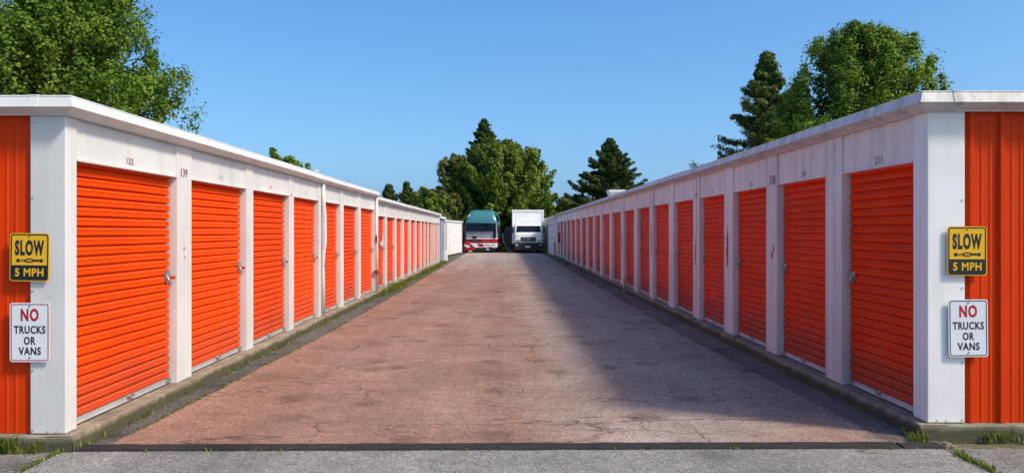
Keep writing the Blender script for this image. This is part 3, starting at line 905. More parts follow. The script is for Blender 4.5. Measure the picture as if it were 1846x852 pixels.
tag(bpy.data.objects['verge_grass'], 'dry grass verge around the parked vehicles', 'grass')

def litter(name, label, spots):
    V, Fc = [], []
    for (x, y, z, sx_, sy_, n, r) in spots:
        for _ in range(n):
            px, py = x + RNG.normal(0, sx_), y + RNG.normal(0, sy_); rr = r * RNG.uniform(.4, 1.3); a = RNG.uniform(0, 6.28); k = RNG.uniform(.35, .9)
            b = len(V); c_, s_ = math.cos(a), math.sin(a)
            for u, w_, h in ((-1, 0, .1), (0, -k, .3), (1, 0, .1), (0, k, .3), (0, 0, .9)):
                V.append((px + rr * (u * c_ - w_ * s_), py + rr * (u * s_ + w_ * c_), z + rr * h))
            Fc += [(b, b + 1, b + 4), (b + 1, b + 2, b + 4), (b + 2, b + 3, b + 4), (b + 3, b, b + 4)]
    me = bpy.data.meshes.new(name); me.from_pydata(V, [], Fc); me.materials.append(M['litter'])
    at_ = me.attributes.new('tint', 'FLOAT', 'FACE'); at_.data.foreach_set('value', np.repeat(RNG.uniform(0, 1, len(V) // 5), 4))
    o = link(bpy.data.objects.new(name, me)); tag(o, label, 'litter', kind='stuff')


M['litter'] = leafmat('dry_litter', (.05, .038, .026), (.36, .30, .22), .05, .9)
sp = []
for y in np.arange(6.2, 34, .08):
    sp.append((-3.17, y, -.004, .035, .05, int(RNG.uniform(0, 5)), .010)); sp.append((3.24, y, -.004, .03, .05, int(RNG.uniform(0, 5)), .010))
    if RNG.uniform() < .5: sp.append((-2.9 + RNG.normal(0, .2), y, 0, .05, .05, 2, .008)); sp.append((2.9 + RNG.normal(0, .2), y, 0, .05, .05, 2, .008))
for x in np.arange(-4.4, 4.4, .06):
    if abs(x) > 3.2: sp.append((x, 5.9 if x < 0 else 6.27, -.004, .03, .02, int(RNG.uniform(0, 6)), .009))
    sp.append((x, 5.96 + .0127 * (x + 3.33), -.002, .03, .012, int(RNG.uniform(0, 2.6)), .006))
for _ in range(130): sp.append((RNG.uniform(-4.2, 4.2), RNG.uniform(4.9, 12), .0, .1, .1, 1, .007))
litter('grit_and_leaves', 'loose grit and dead leaves swept along the kerbs', sp)

# ------------------------------------------------------------------ sheds at the far left
bs = thing('metal_shed', 'narrow blue grey metal shed between the low row and the white cabin', 'shed', (-4.6, 43.2, 0))
w = MB()
w.box(-3.36, -6.0, 41.9, 44.6, 0, 2.32); w.build('shed_body', M['blue'], bs)
w = MB(); w.box(-3.25, -6.1, 41.8, 44.7, 2.32, 2.44); w.build('roof', M['cwhite'], bs, bevel=.03)
w = MB(); w.box(-3.345, -3.36, 42.3, 44.2, .1, 2.1); w.build('door', M['blue'], bs)
w = MB(); w.box(-3.2, -3.4, 44.6, 45.1, 0, .55); w.build('plinth_block', M['cwhite'], bs, bevel=.02)
ang = math.atan2(.63, 8.0)
ws = thing('site_cabin', 'white portable cabin left of the teal coach with a reddish near corner', 'cabin', (-3.80, 51.5, 0), -ang)
w = MB(); w.box(-2.6, 0, 0, 8.2, .08, 2.28); w.build('cabin_body', M['cwhite'], ws, world=False, bevel=.03)
w = MB(); w.box(-2.68, .07, -.07, 8.27, 2.285, 2.40); w.build('roof', M['cwhite'], ws, world=False, bevel=.03)
w = MB(); w.box(.002, .02, .55, 1.75, .25, 2.1); w.build('door', M['cwhite'], ws, world=False, bevel=.01)
for k in range(5):
    w = MB(); w.box(.002, .03, 2.1 + k * 1.25, 2.16 + k * 1.25, .12, 2.27); w.build('rib', M['cwhite'], ws, world=False)
w = MB(); w.box(.003, .018, .02, .40, .2, 2.2); w.build('reflected_red_strip', painted('reflected_red_tint', (.62, .26, .24), .5, .3), ws, world=False)  # reddish light reflected on the near corner, painted as a strip
for k, z_ in enumerate((.6, 1.1, 1.6)):
    w = MB(); w.box(.02, .05, 1.55, 1.65, z_, z_ + .08); w.build('door_catch', M['steel'], ws, world=False)
w = MB(); w.box(-2.4, -.1, .2, 8.0, -.04, .085); w.build('skid_base', M['cdark'], ws, world=False)
w = MB(); w.box(-3.30, -3.02, 64.3, 64.45, 0, 2.15); w.box(-3.32, -3.0, 64.28, 64.47, 2.15, 2.25)
o = w.build('gate_post', M['brown']); tag(o, 'brown timber gate post between the white cabin and the coach', 'post')

# ------------------------------------------------------------------ vehicles
def wheel(parent, x, y, r, wdt):
    t = MB(); t.cyl((x, y, r), 'x', r, wdt, 22)
    tyre = t.build('wheel', M['tyre'], parent, world=False, bevel=.03)
    q = MB(); q.cyl((x, y, r), 'x', r * .55, wdt + .02, 16)
    q.build('rim', M['steel'], tyre, world=False)
    return tyre


# --- teal motor coach (front faces the camera, turned a little to the right)
mh = thing('motor_coach', 'teal and white motor coach with red stripe parked at the aisle end', 'coach', (-1.80, 62.0, 0), math.radians(-3.4))
W2 = 1.23
def sect(y, top, inset=0.0):
    """half tumblehome section clipped at top"""
    pr = [(W2 - inset, .36), (W2 - inset, 2.30)]
    P = [(W2 - inset, 2.30), (1.17 - inset, 2.55), (1.08 - inset, 2.85), (.97 - inset, 3.12), (.86 - inset, 3.28), (.70 - inset, 3.335), (.0, 3.35)]
    out = [P[0]]
    for a, b in zip(P, P[1:]):
        if b[1] <= top: out.append(b)
        else:
            t = max(0, (top - a[1]) / (b[1] - a[1])); q = (a[0] + (b[0] - a[0]) * t, top)
            out += [q] * (len(P) - len(out)); break
    while len(out) < len(P): out.append((out[-1][0], top))
    # spread the duplicates along the top edge
    k = next((i for i in range(1, len(out)) if abs(out[i][1] - top) < 1e-6), len(out) - 1)
    x0 = out[k][0]
    for i in range(k, len(out)): out[i] = (x0 * (1 - (i - k) / max(1, len(out) - 1 - k)), top if i > k or top < 3.3 else out[i][1])
    return [(x, y, z) for x, z in out] + [(-x, y, z) for x, z in out[-2::-1]]
cap = MB(); rings = [sect(-.06, 2.36, .03), sect(-.02, 2.55, .01), sect(.10, 2.82), sect(.30, 3.08), sect(.60, 3.24), sect(1.1, 3.345), sect(7.6, 3.345), sect(7.8, 3.1, .05)]
n = len(rings[0])
cap.add([p for r in rings for p in r], [(i * n + j, i * n + j + 1, (i + 1) * n + j + 1, (i + 1) * n + j) for i in range(len(rings) - 1) for j in range(n - 1)] + [list(range(n)), list(range((len(rings) - 1) * n, len(rings) * n))])
cap.build('roof_cap', M['teal'], mh, world=False, smooth=True)
b = MB(); bands = [(.40, .74, 0), (.74, 1.06, 1), (1.06, 1.13, 0), (1.13, 1.63, 2), (1.63, 2.30, 2)]
for z0, z1, mi in bands:
    b.mi = mi
    pl = [(-W2, .10), (-W2 + .10, 0), (W2 - .10, 0), (W2, .10), (W2, 7.7), (-W2, 7.7)]
    nn = len(pl)
    b.add([(x, y, z0) for x, y in pl] + [(x, y, z1) for x, y in pl], [[i, (i + 1) % nn, nn + (i + 1) % nn, nn + i] for i in range(nn)])
b.mi = 0; b.add([(x, y, .40) for x, y in pl], [list(range(nn))])
b.build('body', [M['cwhite'], M['cred'], M['grey']], mh, world=False)
ws_ = MB(); ws_.prism(rrect(-1.17, .93, 1.66, 2.30, .07), 'y', -.075, -.002); ws_.build('windscreen', M['glass'], mh, world=False)
wn = MB(); wn.prism(rrect(.96, 1.16, 1.12, 2.28, .04), 'y', -.04, -.001); wn.build('corner_window', M['glass'], mh, world=False)
for pl in ([(.3, 1.66), (1.2, 1.66), (1.2, 2.26), (.3, 2.26)], [(1.9, 1.5), (2.7, 1.5), (2.7, 2.2), (1.9, 2.2)]):
    w = MB(); w.prism(pl, 'x', W2 - .02, W2 + .012); w.build('side_window', M['glass'], mh, world=False)
# oval window on the slope of the cap (right-hand shoulder)
ov = MB()
for k in range(1):
    c = Vector((1.115, 1.5, 2.78)); nrm = Vector((.93, 0, .36)).normalized(); up = Vector((-.36, 0, .93)); rt = Vector((0, 1, 0))
    pts = [c + up * (.34 * math.sin(2 * math.pi * k / 18)) + rt * (.8 * math.cos(2 * math.pi * k / 18)) for k in range(18)]
    ov.add([p + nrm * .04 for p in pts] + [p - nrm * .04 for p in pts], [list(range(18))] + [(k, (k + 1) % 18, 18 + (k + 1) % 18, 18 + k) for k in range(18)])
ov.build('oval_window', M['glass'], mh, world=False)
w = MB(); w.prism([(-1.04, 2.74), (-.99, 2.74), (-.90, 2.98), (-.95, 2.98)], 'y', .08, .3)
w.build('marker_stripe', M['cwhite'], mh, world=False)
w = MB(); w.prism([(-.97, 2.76), (-.93, 2.76), (-.84, 3.0), (-.88, 3.0)], 'y', .10, .3); w.build('marker_stripe', M['cwhite'], mh, world=False)
w = MB(); w.prism(rrect(-.70, -.33, 1.10, 1.30, .05), 'y', -.03, -.001); w.build('air_intake', M['cdark'], mh, world=False)
for x0 in (-.75, .1):
    w = MB(); w.tube([(x0, -.09, 1.66), (x0 + .45, -.10, 1.74), (x0 + .62, -.10, 1.78)], .014, 6); w.build('wiper', M['cdark'], mh, world=False)
w = MB(); w.prism([(-1.20, 1.03), (.08, 1.04), (.04, .84), (-.12, .76), (-.60, .80)], 'y', -.020, -.001); w.build('dark_panel', plain('dark_red_panel', (.09, .012, .014), .35), mh, world=False)
w = MB()
for k in range(7): w.box(.30 + k * .115, .30 + k * .115 + random.uniform(.05, .09), -.012, -.001, .55, .64)
w.build('faded_lettering', M['stripe'], mh, world=False)
w = MB(); w.prism([(-.30, .70), (.12, .70), (.28, .46), (-.15, .46)], 'y', -.012, -.001); w.build('red_flash', M['cred'], mh, world=False)
# flared red bumper corner with teardrop lamps
bp = MB()
pts = [(-1.36, .14), (-.62, .14), (-.45, .28), (-.52, .46), (-.75, .66), (-1.05, .80), (-1.30, .86)]
bp.prism(pts, 'y', -.28, .10); bp.build('bumper_flare', M['cred'], mh, world=False, bevel=.05)
for pl in ([(-1.32, .58), (-1.24, .64), (-.98, .60), (-.84, .50), (-.86, .40), (-1.02, .37), (-1.2, .46)], [(-.72, .64), (-.56, .60), (-.36, .44), (-.38, .38), (-.52, .44)]):
    w = MB(); w.prism(pl, 'y', -.31, -.2); w.build('headlight', M['lens'], mh, world=False)
w = MB(); w.prism(rrect(.66, .95, .50, .60, .04), 'y', -.05, -.001); w.build('headlight', M['lens'], mh, world=False)
w = MB(); w.box(-1.15, 1.15, .04, 7.5, .13, .42); w.build('chassis', M['cdark'], mh, world=False)
w = MB(); w.box(.42, .62, -.02, .03, .20, .30); w.build('fog_lamp', M['lens'], mh, world=False)
w = MB(); w.box(-.95, -.70, -.32, -.29, .08, .16); w.build('number_plate', M['lens'], mh, world=False)
for sg in (-1, 1):
    w = MB(); w.tube([(sg * 1.2, -.02, 2.05), (sg * 1.36, -.15, 2.02), (sg * 1.36, -.15, 1.6)], .02, 6); w.box(sg * 1.28, sg * 1.46, -.22, -.12, 1.55, 2.0)
    w.build('mirror', M['cdark'], mh, world=False, bevel=.02)
for x in (-1.02, 1.02):
    for y in (1.1, 5.8): wheel(mh, x, y, .46, .30)

# --- white box truck
tk = thing('box_truck', 'white box truck with black bumper parked beside the shaded row', 'truck', (1.86, 60.9, 0), math.radians(.4))
w = MB(); w.box(-1.19, 1.21, 1.75, 8.0, .82, 3.20); w.build('cargo_box', M['cwhite'], tk, world=False)
w = MB()
w.box(-1.23, 1.25, 1.70, 8.05, 3.203, 3.34); w.box(-1.23, -1.13, 1.70, 1.80, .78, 3.2); w.box(1.15, 1.25, 1.70, 1.80, .78, 3.2); w.box(-1.23, 1.25, 1.70, 8.05, .70, .815)
w.build('box_frame', M['cwhite'], tk, world=False, bevel=.025)
w = MB(); w.box(-.04, .04, 1.69, 1.76, 3.34, 3.40); w.build('roof_lamp', M['lens'], tk, world=False)
cab = MB()
prof = [(0.03, .80), (-.02, 1.02), (0.0, 1.42), (.06, 1.56), (.34, 2.10), (.46, 2.20), (.75, 2.25), (1.62, 2.25), (1.62, .62), (1.0, .62), (.95, .80)]
def cabring(x, inset): return [(x, y + (inset if y < .5 else 0), z - (inset * .5 if z > 2 else 0)) for y, z in prof]
rg = [cabring(-1.06, .10), cabring(-1.0, .03), cabring(-.85, .0), cabring(.85, .0), cabring(1.0, .03), cabring(1.06, .10)]
n = len(prof)
cab.add([p for r in rg for p in r], [(i * n + j, i * n + (j + 1) % n, (i + 1) * n + (j + 1) % n, (i + 1) * n + j) for i in range(5) for j in range(n)] + [list(range(n)), list(range(5 * n, 6 * n))])
cab.build('cab', M['cwhite'], tk, world=False)
def on_front(z): return .06 + (z - 1.56) * (.28 / .54)
w = MB(); zs = (1.60, 2.08)
w.add([(-.94, on_front(zs[0]) - .012, zs[0]), (.94, on_front(zs[0]) - .012, zs[0]), (.88, on_front(zs[1]) - .012, zs[1]), (-.88, on_front(zs[1]) - .012, zs[1]),
       (-.94, on_front(zs[0]) + .02, zs[0]), (.94, on_front(zs[0]) + .02, zs[0]), (.88, on_front(zs[1]) + .02, zs[1]), (-.88, on_front(zs[1]) + .02, zs[1])],
      [(0, 1, 2, 3), (4, 5, 6, 7), (0, 1, 5, 4), (1, 2, 6, 5), (2, 3, 7, 6), (3, 0, 4, 7)])
wsn = w.build('windscreen', M['glass'], tk, world=False)
for x0 in (-.8, .0):
    w = MB(); w.tube([(x0, .05, 1.62), (x0 + .6, .085, 1.68)], .012, 6); w.build('wiper', M['cdark'], wsn, world=False)
gr = MB(); gr.prism(rrect(-.60, .56, .90, 1.22, .05), 'y', -.045, .0); gro = gr.build('grille', M['cdark'], tk, world=False)
for k in range(3):
    w = MB(); w.box(-.52, .48, -.058, -.046, .97 + k * .075, .985 + k * .075); w.build('grille_bar', M['grey'], gro, world=False)
w = MB(); w.cyl((-.02, -.06, 1.08), 'y', .075, .03, 18); w.build('emblem', M['steel'], gro, world=False)
bpr = MB()
bpr.prism([(-1.08, .20), (1.08, .20), (1.10, .55), (1.07, .74), (.6, .78), (-.6, .78), (-1.07, .74), (-1.10, .55)], 'y', -.16, .35)
bpo = bpr.build('bumper', M['cdark'], tk, world=False, bevel=.04)
w = MB(); w.box(-.26, .12, -.175, -.165, .43, .55); w.build('number_plate', M['lens'], tk, world=False)
for sg in (-1, 1):
    w = MB(); w.prism([(sg * .66, .90), (sg * 1.0, .90), (sg * 1.02, .98), (sg * .70, .96)], 'y', -.03, .10); w.build('headlight', M['stripe'], tk, world=False)
    w = MB(); w.prism(rrect(sg * .90 - .08, sg * .90 + .08, .58, .67, .03), 'y', -.185, -.165); w.build('fog_lamp', M['lens'], bpo, world=False)
    w = MB(); w.tube([(sg * 1.02, .35, 2.05), (sg * 1.22, .2, 2.0), (sg * 1.22, .2, 1.5)], .018, 6); w.box(sg * 1.13, sg * 1.28, .12, .22, 1.52, 1.98)
    w.build('mirror', M['cdark'], tk, world=False, bevel=.02)
    w = MB(); w.prism([(.55, 1.50), (1.35, 1.50), (1.35, 2.08), (.75, 2.08)], 'x', sg * 1.06, sg * 1.075); w.build('side_window', M['glass'], tk, world=False)
    w = MB(); w.prism([(.45, .80), (1.45, .80), (1.45, 1.46), (.45, 1.46)], 'x', sg * 1.06, sg * 1.068); w.build('door', M['cwhite'], tk, world=False)
w = MB(); w.box(-.9, .9, .9, 7.9, .5, .70); w.build('chassis', M['cdark'], tk, world=False)
for x in (-.90, .90):
    for y in (.75, 6.2): wheel(tk, x, y, .45, .28)

# curved grey-green boat-like panel leaning between the two vehicles
cp = thing('curved_panel', 'grey green sheet with a pale curved edge standing between coach and truck', 'panel', (.05, 65.2, 0))
out = [(-.42, 2.05), (.10, 2.05), (.62, 1.95), (.62, .12), (-.02, .12), (-.30, .45), (-.52, .95), (-.58, 1.45)]
w = MB(); w.prism([(x + .52, z) for x, z in out], 'y', 65.15, 65.45); w.build('sheet', M['tarp'], cp, bevel=.03)
w = MB(); w.tube([(x + .44, 65.12, z) for x, z in [(-.60, 1.5), (-.54, .95), (-.33, .46), (-.02, .12), (.3, .06)]], .045, 8); w.build('pale_edge', M['ivory'], cp, smooth=True)

# ------------------------------------------------------------------ trees
def make_tree(name, label, cat, loc, H, zb, env, nprim, elev, ntw, nlf, ls, lw, mat, seed, trunk_r=.16, twl=.38, scat=.16, upw=.6,
              curve=.25, conifer=False, bark='bark', group=None, lo_t=0.0, fill=0, lean=(0, 0), cl=.8, amp=.42):
    rng = np.random.default_rng(seed)
    root = thing(name, label, cat, loc, 0, group)
    tb = MB()
    tp = []
    for i in range(7):
        t = i / 6
        tp.append((lean[0] * t + rng.normal(0, .05) * (0 if i in (0,) else 1) * H * .03, lean[1] * t + rng.normal(0, .05) * H * .03, H * .96 * t - .05 * (i == 0)))
    tp = [(p[0], p[1], p[2] * (1.0 if conifer else .93)) for p in tp]
    tb.tube(tp, [trunk_r * (1.25 if i == 0 else (1 - .86 * i / 6)) for i in range(7)], 8)
    tpa = np.array(tp)
    segs = []     # leaf-bearing segments: start, dir, len, outdir, tint
    for i in range(nprim):
        t = lo_t + (1 - lo_t) * ((i + rng.uniform(0, 1)) / nprim) ** .9
        z = zb + (H - zb) * t
        az = i * 2.39996 + rng.normal(0, .35)
        L = env(t) * (rng.uniform(.78, 1.10) if not conifer else rng.uniform(.66, 1.28))
        e = math.radians(elev[0] + (elev[1] - elev[0]) * t + rng.normal(0, 8))
        zs = min(z - L * math.sin(e) * .75, H * .95) if not conifer else min(z, H * .97)
        zs = max(zs, H * .12)
        c0 = np.array([np.interp(zs, tpa[:, 2], tpa[:, 0]), np.interp(zs, tpa[:, 2], tpa[:, 1]), zs])
        dh = np.array([math.cos(az), math.sin(az), 0.0])
        pts = []
        K = 6
        for k in range(K):
            s = k / (K - 1)
            ee = e + curve * (s - .4)
            pts.append(c0 + dh * L * s * math.cos(e) / max(.35, math.cos(e)) + np.array([0, 0, L * s * math.tan(min(1.1, ee)) * (1 if not conifer else 1)]) + rng.normal(0, .03 * L, 3) * s)
        pts = np.array(pts)
        for k in range(1, K):
            tt = np.clip((pts[k, 2] - zb) / (H - zb), 0, 1); ax_ = np.array([np.interp(pts[k, 2], tpa[:, 2], tpa[:, 0]), np.interp(pts[k, 2], tpa[:, 2], tpa[:, 1])])
            pts[k, 2] = min(pts[k, 2], H * .985)
            off = pts[k, :2] - ax_; rr = np.linalg.norm(off); mx_ = env(tt) * (1.0 if not conifer else 9)
            if rr > mx_: pts[k, :2] = ax_ + off * mx_ / rr
        r0 = trunk_r * .36 * (1 - .6 * t)
        tb.tube([tuple(p) for p in pts], [max(.008, r0 * (1 - .85 * k / (K - 1))) for k in range(K)], 4, cap=False) if conifer else tb.tube([tuple(p) for p in pts[:4]], [max(.008, r0 * (1 - .85 * k / (K - 1))) for k in range(4)], 4, cap=False)
        ptint = rng.uniform(-.18, .18)
        for j in range(ntw):
            s = (.22 if not conifer else .12) + (.80 if not conifer else .88) * (j + rng.uniform(0, 1)) / ntw
            s = min(s, 1.0)
            q = s * (K - 1); k = min(int(q), K - 2); p = pts[k] + (pts[k + 1] - pts[k]) * (q - k)
            d = pts[k + 1] - pts[k]; d = d / (np.linalg.norm(d) + 1e-9)
            side = 1 if j % 2 else -1
            perp = np.cross(d, [0, 0, 1]); perp /= (np.linalg.norm(perp) + 1e-9)
            up = rng.normal(.25 if not conifer else .05, .35 if not conifer else .15)
            tw = d * rng.uniform(.5, 1.0) + perp * side * rng.uniform(.3, 1.0) + np.array([0, 0, up])
            if j >= ntw - 1: tw = d * 1.0 + np.array([0, 0, .1])
            tw /= np.linalg.norm(tw)
            tl = twl * L * rng.uniform(.6, 1.2) * (1.0 - .45 * s) + .12
            segs.append((p, tw, tl, dh, np.clip(.5 + ptint + rng.normal(0, .18), 0, 1)))
    if conifer:
        for k in range(10):
            a_ = k * 2.4; up_ = np.array([math.cos(a_) * .35, math.sin(a_) * .35, 1.0]); up_ /= np.linalg.norm(up_)
            z_ = H * (.80 + .018 * k)
            segs.append((np.array([np.interp(z_, tpa[:, 2], tpa[:, 0]), np.interp(z_, tpa[:, 2], tpa[:, 1]), z_]), up_, (H - z_) * .8, up_, .5))
    P, D, NO, OUT, TT = [], [], [], [], []
    for (p, tw, tl, dh, tint) in segs:
        pm = p + tw * tl * .6
        ax_ = np.array([np.interp(pm[2], tpa[:, 2], tpa[:, 0]), np.interp(pm[2], tpa[:, 2], tpa[:, 1])])
        lobe = 1 + amp * mnoise.noise(Vector(pm / cl + seed * 7.31))
        if not conifer and np.linalg.norm(pm[:2] - ax_) > env(float(np.clip((pm[2] - zb) / (H - zb), 0, 1))) * lobe + .08 or pm[2] > H * ((.955 + .10 * mnoise.noise(Vector(pm * 1.6 / cl))) if not conifer else .99): continue
        k = max(3, int(nlf * rng.uniform(.6, 1.3)))
        s = rng.uniform(0, 1, k) ** .8
        sc_ = scat * (.55 + .6 * (1 - s))
        offs = rng.normal(0, 1, (k, 3)); pos = p + tw * (s * tl)[:, None] + offs * (sc_ * (tl * .5 + .25))[:, None]
        NO.append(offs / (np.linalg.norm(offs, axis=1)[:, None] + 1e-6) + tw * (s[:, None] - .3))
        P.append(pos); D.append(np.repeat(tw[None], k, 0)); OUT.append(np.repeat(dh[None], k, 0))
        TT.append(np.clip(tint + rng.normal(0, .14, k), 0, 1))
    if fill:
        t = rng.uniform(0.02, .9, fill); a = rng.uniform(0, 2 * math.pi, fill)
        rr = np.array([env(x) for x in t]) * np.sqrt(rng.uniform(0, 1, fill)) * .62
        pos = np.stack([rr * np.cos(a), rr * np.sin(a), zb + (H - zb) * t], 1)
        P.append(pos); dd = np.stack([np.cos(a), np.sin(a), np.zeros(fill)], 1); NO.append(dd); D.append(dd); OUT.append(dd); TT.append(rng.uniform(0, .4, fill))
    P = np.concatenate(P); NO = np.concatenate(NO); D = np.concatenate(D); OUT = np.concatenate(OUT); TT = np.concatenate(TT)
    tt = np.clip((P[:, 2] - zb) / (H - zb), 0, 1); er = np.array([env(q) for q in np.linspace(0, 1, 101)])
    er = np.interp(tt, np.linspace(0, 1, 101), er)
    cxy = np.stack([np.interp(P[:, 2], tpa[:, 2], tpa[:, 0]), np.interp(P[:, 2], tpa[:, 2], tpa[:, 1])], 1)
    off = P[:, :2] - cxy; rr = np.linalg.norm(off, axis=1); az = np.arctan2(off[:, 1], off[:, 0])
    ok = (rr < er * (1.5 if conifer else 1.4) + (.10 * env(.2) if conifer else .35)) & (P[:, 2] < H * (1.012 if conifer else 1.05)) & (P[:, 2] > zb * .6)
    P, D, OUT, NO, TT = P[ok], D[ok], OUT[ok], NO[ok], TT[ok]
    n = len(P)
    nr = rng.normal(0, 1, (n, 3)) * .42 + NO * .75 + np.array([0, 0, upw]) + OUT * .30
    nr /= np.linalg.norm(nr, axis=1)[:, None]
    ax = D * (1.0 if conifer else .45) + rng.normal(0, .35 if conifer else .8, (n, 3))
    ax -= nr * (ax * nr).sum(1)[:, None]; ax /= (np.linalg.norm(ax, axis=1)[:, None] + 1e-9)
    bx_ = np.cross(nr, ax)
    size = rng.uniform(.65, 1.25, n)[:, None]
    a1 = P - ax * (ls * .5) * size; a2 = P + ax * (ls * .5) * size
    b1 = P + bx_ * (lw * .5) * size - ax * ls * .08 * size + nr * ls * .08; b2 = P - bx_ * (lw * .5) * size - ax * ls * .08 * size + nr * ls * .08
    V = np.stack([a1, b1, a2, b2], 1).reshape(-1, 3)
    keep = V[:, 2].reshape(-1, 4).min(1) > .05
    V = V.reshape(-1, 4, 3)[keep].reshape(-1, 3); TT = TT[keep]; n = len(TT)
    me = bpy.data.meshes.new('crown')
    me.vertices.add(n * 4); me.vertices.foreach_set('co', V.astype(np.float32).ravel())
    me.loops.add(n * 4); me.loops.foreach_set('vertex_index', np.arange(n * 4, dtype=np.int32))
    me.polygons.add(n); me.polygons.foreach_set('loop_start', np.arange(0, n * 4, 4, dtype=np.int32))
    me.update(calc_edges=True)
    me.materials.append(mat)
    at_ = me.attributes.new('tint', 'FLOAT', 'FACE'); at_.data.foreach_set('value', TT.astype(np.float32))
    link(bpy.data.objects.new('crown', me), root)
    tb.build('trunk', M[bark], root, world=False, recalc=False)
    return root


LM = {
    'maple': leafmat('maple_leaf', (.036, .092, .010), (.195, .285, .028), .3, .6),
    'lush': leafmat('lush_leaf', (.035, .092, .009), (.215, .315, .030), .3, .6),
    'olive': leafmat('olive_leaf', (.075, .105, .024), (.23, .25, .06), .3, .6),
    'fir': leafmat('fir_needle', (.018, .046, .010), (.085, .130, .026), .15, .7),
    'firolive': leafmat('olive_needle', (.036, .075, .015), (.14, .195, .042), .2, .7),
    'dark': leafmat('dark_leaf', (.032, .080, .010), (.20, .27, .030), .28, .6),
    'light': leafmat('light_leaf', (.10, .16, .018), (.29, .36, .05), .3, .6),
}


def ovoid(r, low=.35, p=.75):
    def f(t):
        if t < low: return r * (.72 + .28 * (t / low))
        return r * max(.06, 1 - ((t - low) / (1 - low)) ** 1.9) ** p
    return f


def cone(r, p=.85):
    return lambda t: r * max(.03, (1 - t)) ** p


def X(px, d): return (px - CX) * d / F
def Z(py, d): return EYE - (py - CY) * d / F

# left foreground broadleaf
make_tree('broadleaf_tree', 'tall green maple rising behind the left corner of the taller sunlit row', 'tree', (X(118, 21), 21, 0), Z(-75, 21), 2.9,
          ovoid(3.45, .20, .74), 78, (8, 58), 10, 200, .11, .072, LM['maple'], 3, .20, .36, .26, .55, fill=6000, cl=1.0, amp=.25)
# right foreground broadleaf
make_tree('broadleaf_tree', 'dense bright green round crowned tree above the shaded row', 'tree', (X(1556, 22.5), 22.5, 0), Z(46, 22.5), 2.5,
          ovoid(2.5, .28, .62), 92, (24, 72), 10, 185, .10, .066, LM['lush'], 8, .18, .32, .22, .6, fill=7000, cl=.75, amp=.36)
make_tree('conifer_tree', 'spiky olive conifer left of the round crowned tree above the shaded row', 'tree', (X(1384, 29), 29, 0), Z(90, 29), 1.8,
          cone(2.9, 1.12), 130, (-6, 12), 12, 46, .16, .05, LM['firolive'], 12, .15, .30, .16, .35, curve=.2, conifer=True, fill=3000, cl=.5, amp=.6)
make_tree('young_tree', 'small light green tree peeping over the shaded roof below the round crown', 'tree', (X(1425, 27.5), 27.5, 0), Z(222, 27.5), 2.6,
          ovoid(1.3, .4, .6), 26, (15, 60), 9, 30, .14, .09, LM['light'], 15, .06, .4, .16, .6)
# centre group
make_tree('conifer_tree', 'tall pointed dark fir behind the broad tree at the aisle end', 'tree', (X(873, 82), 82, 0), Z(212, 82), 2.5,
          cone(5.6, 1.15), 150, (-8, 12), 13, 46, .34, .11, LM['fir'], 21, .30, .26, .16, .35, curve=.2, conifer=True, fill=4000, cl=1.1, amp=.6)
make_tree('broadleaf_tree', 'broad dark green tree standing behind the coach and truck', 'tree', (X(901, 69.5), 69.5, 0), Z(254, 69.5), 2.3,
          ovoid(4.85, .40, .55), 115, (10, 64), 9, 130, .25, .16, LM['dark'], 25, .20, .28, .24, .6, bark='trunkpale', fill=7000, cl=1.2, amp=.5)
make_tree('olive_tree', 'lighter olive green tree on the left shoulder of the broad dark tree', 'tree', (X(828, 74), 74, 0), Z(278, 74), 1.5,
          ovoid(3.0, .42, .6), 50, (10, 62), 8, 90, .24, .15, LM['olive'], 29, .2, .34, .26, .55, fill=1200, cl=.9, amp=.45)
make_tree('broadleaf_tree', 'mid green tree on the right shoulder of the broad dark tree', 'tree', (X(955, 74), 74, 0), Z(300, 74), 1.0,
          ovoid(2.3, .45, .55), 40, (8, 60), 11, 42, .30, .19, LM['lush'], 31, .16, .36, .18, .55, fill=2500)
make_tree('fir_sapling', 'dark young fir just above the end of the taller sunlit roof', 'tree', (X(701, 50), 50, 0), Z(333, 50), .5,
          cone(1.9, 1.1), 50, (5, 24), 9, 26, .30, .10, LM['fir'], 41, .08, .3, .12, .4, curve=.25, conifer=True, fill=500)
make_tree('fir_sapling', 'pointed young fir, tallest of those above the low sunlit roof', 'tree', (X(733, 51), 51, 0), Z(329, 51), .5,
          cone(1.8, 1.1), 50, (5, 24), 9, 26, .30, .10, LM['fir'], 42, .08, .3, .12, .4, curve=.25, conifer=True, fill=500)
make_tree('leafy_shrub', 'dark rounded shrub right of the pointed young fir above the low roof', 'shrub', (X(768, 54), 54, 0), Z(340, 54), .3,
          ovoid(1.7, .4, .6), 36, (15, 60), 10, 34, .26, .16, LM['dark'], 43, .08, .4, .18, .55, fill=1500)
make_tree('leafy_shrub', 'olive green shrub behind the white cabin', 'shrub', (X(805, 67), 67, 0), Z(346, 67), .3,
          ovoid(2.1, .4, .6), 40, (15, 60), 10, 34, .30, .18, LM['olive'], 44, .08, .4, .18, .55, fill=2000)
make_tree('leafy_shrub', 'green shrub between the white cabin and the coach roof', 'shrub', (X(842, 70), 70, 0), Z(372, 70), .1,
          ovoid(1.9, .4, .6), 36, (15, 60), 10, 36, .28, .17, LM['lush'], 45, .08, .4, .18, .55, fill=2000)
make_tree('leafy_shrub', 'dark shrub filling the gap between coach and truck', 'shrub', (X(922, 74), 74, 0), Z(366, 74), .0,
          ovoid(2.3, .4, .6), 46, (5, 60), 11, 40, .30, .18, LM['dark'], 46, .08, .4, .18, .55, fill=5000)
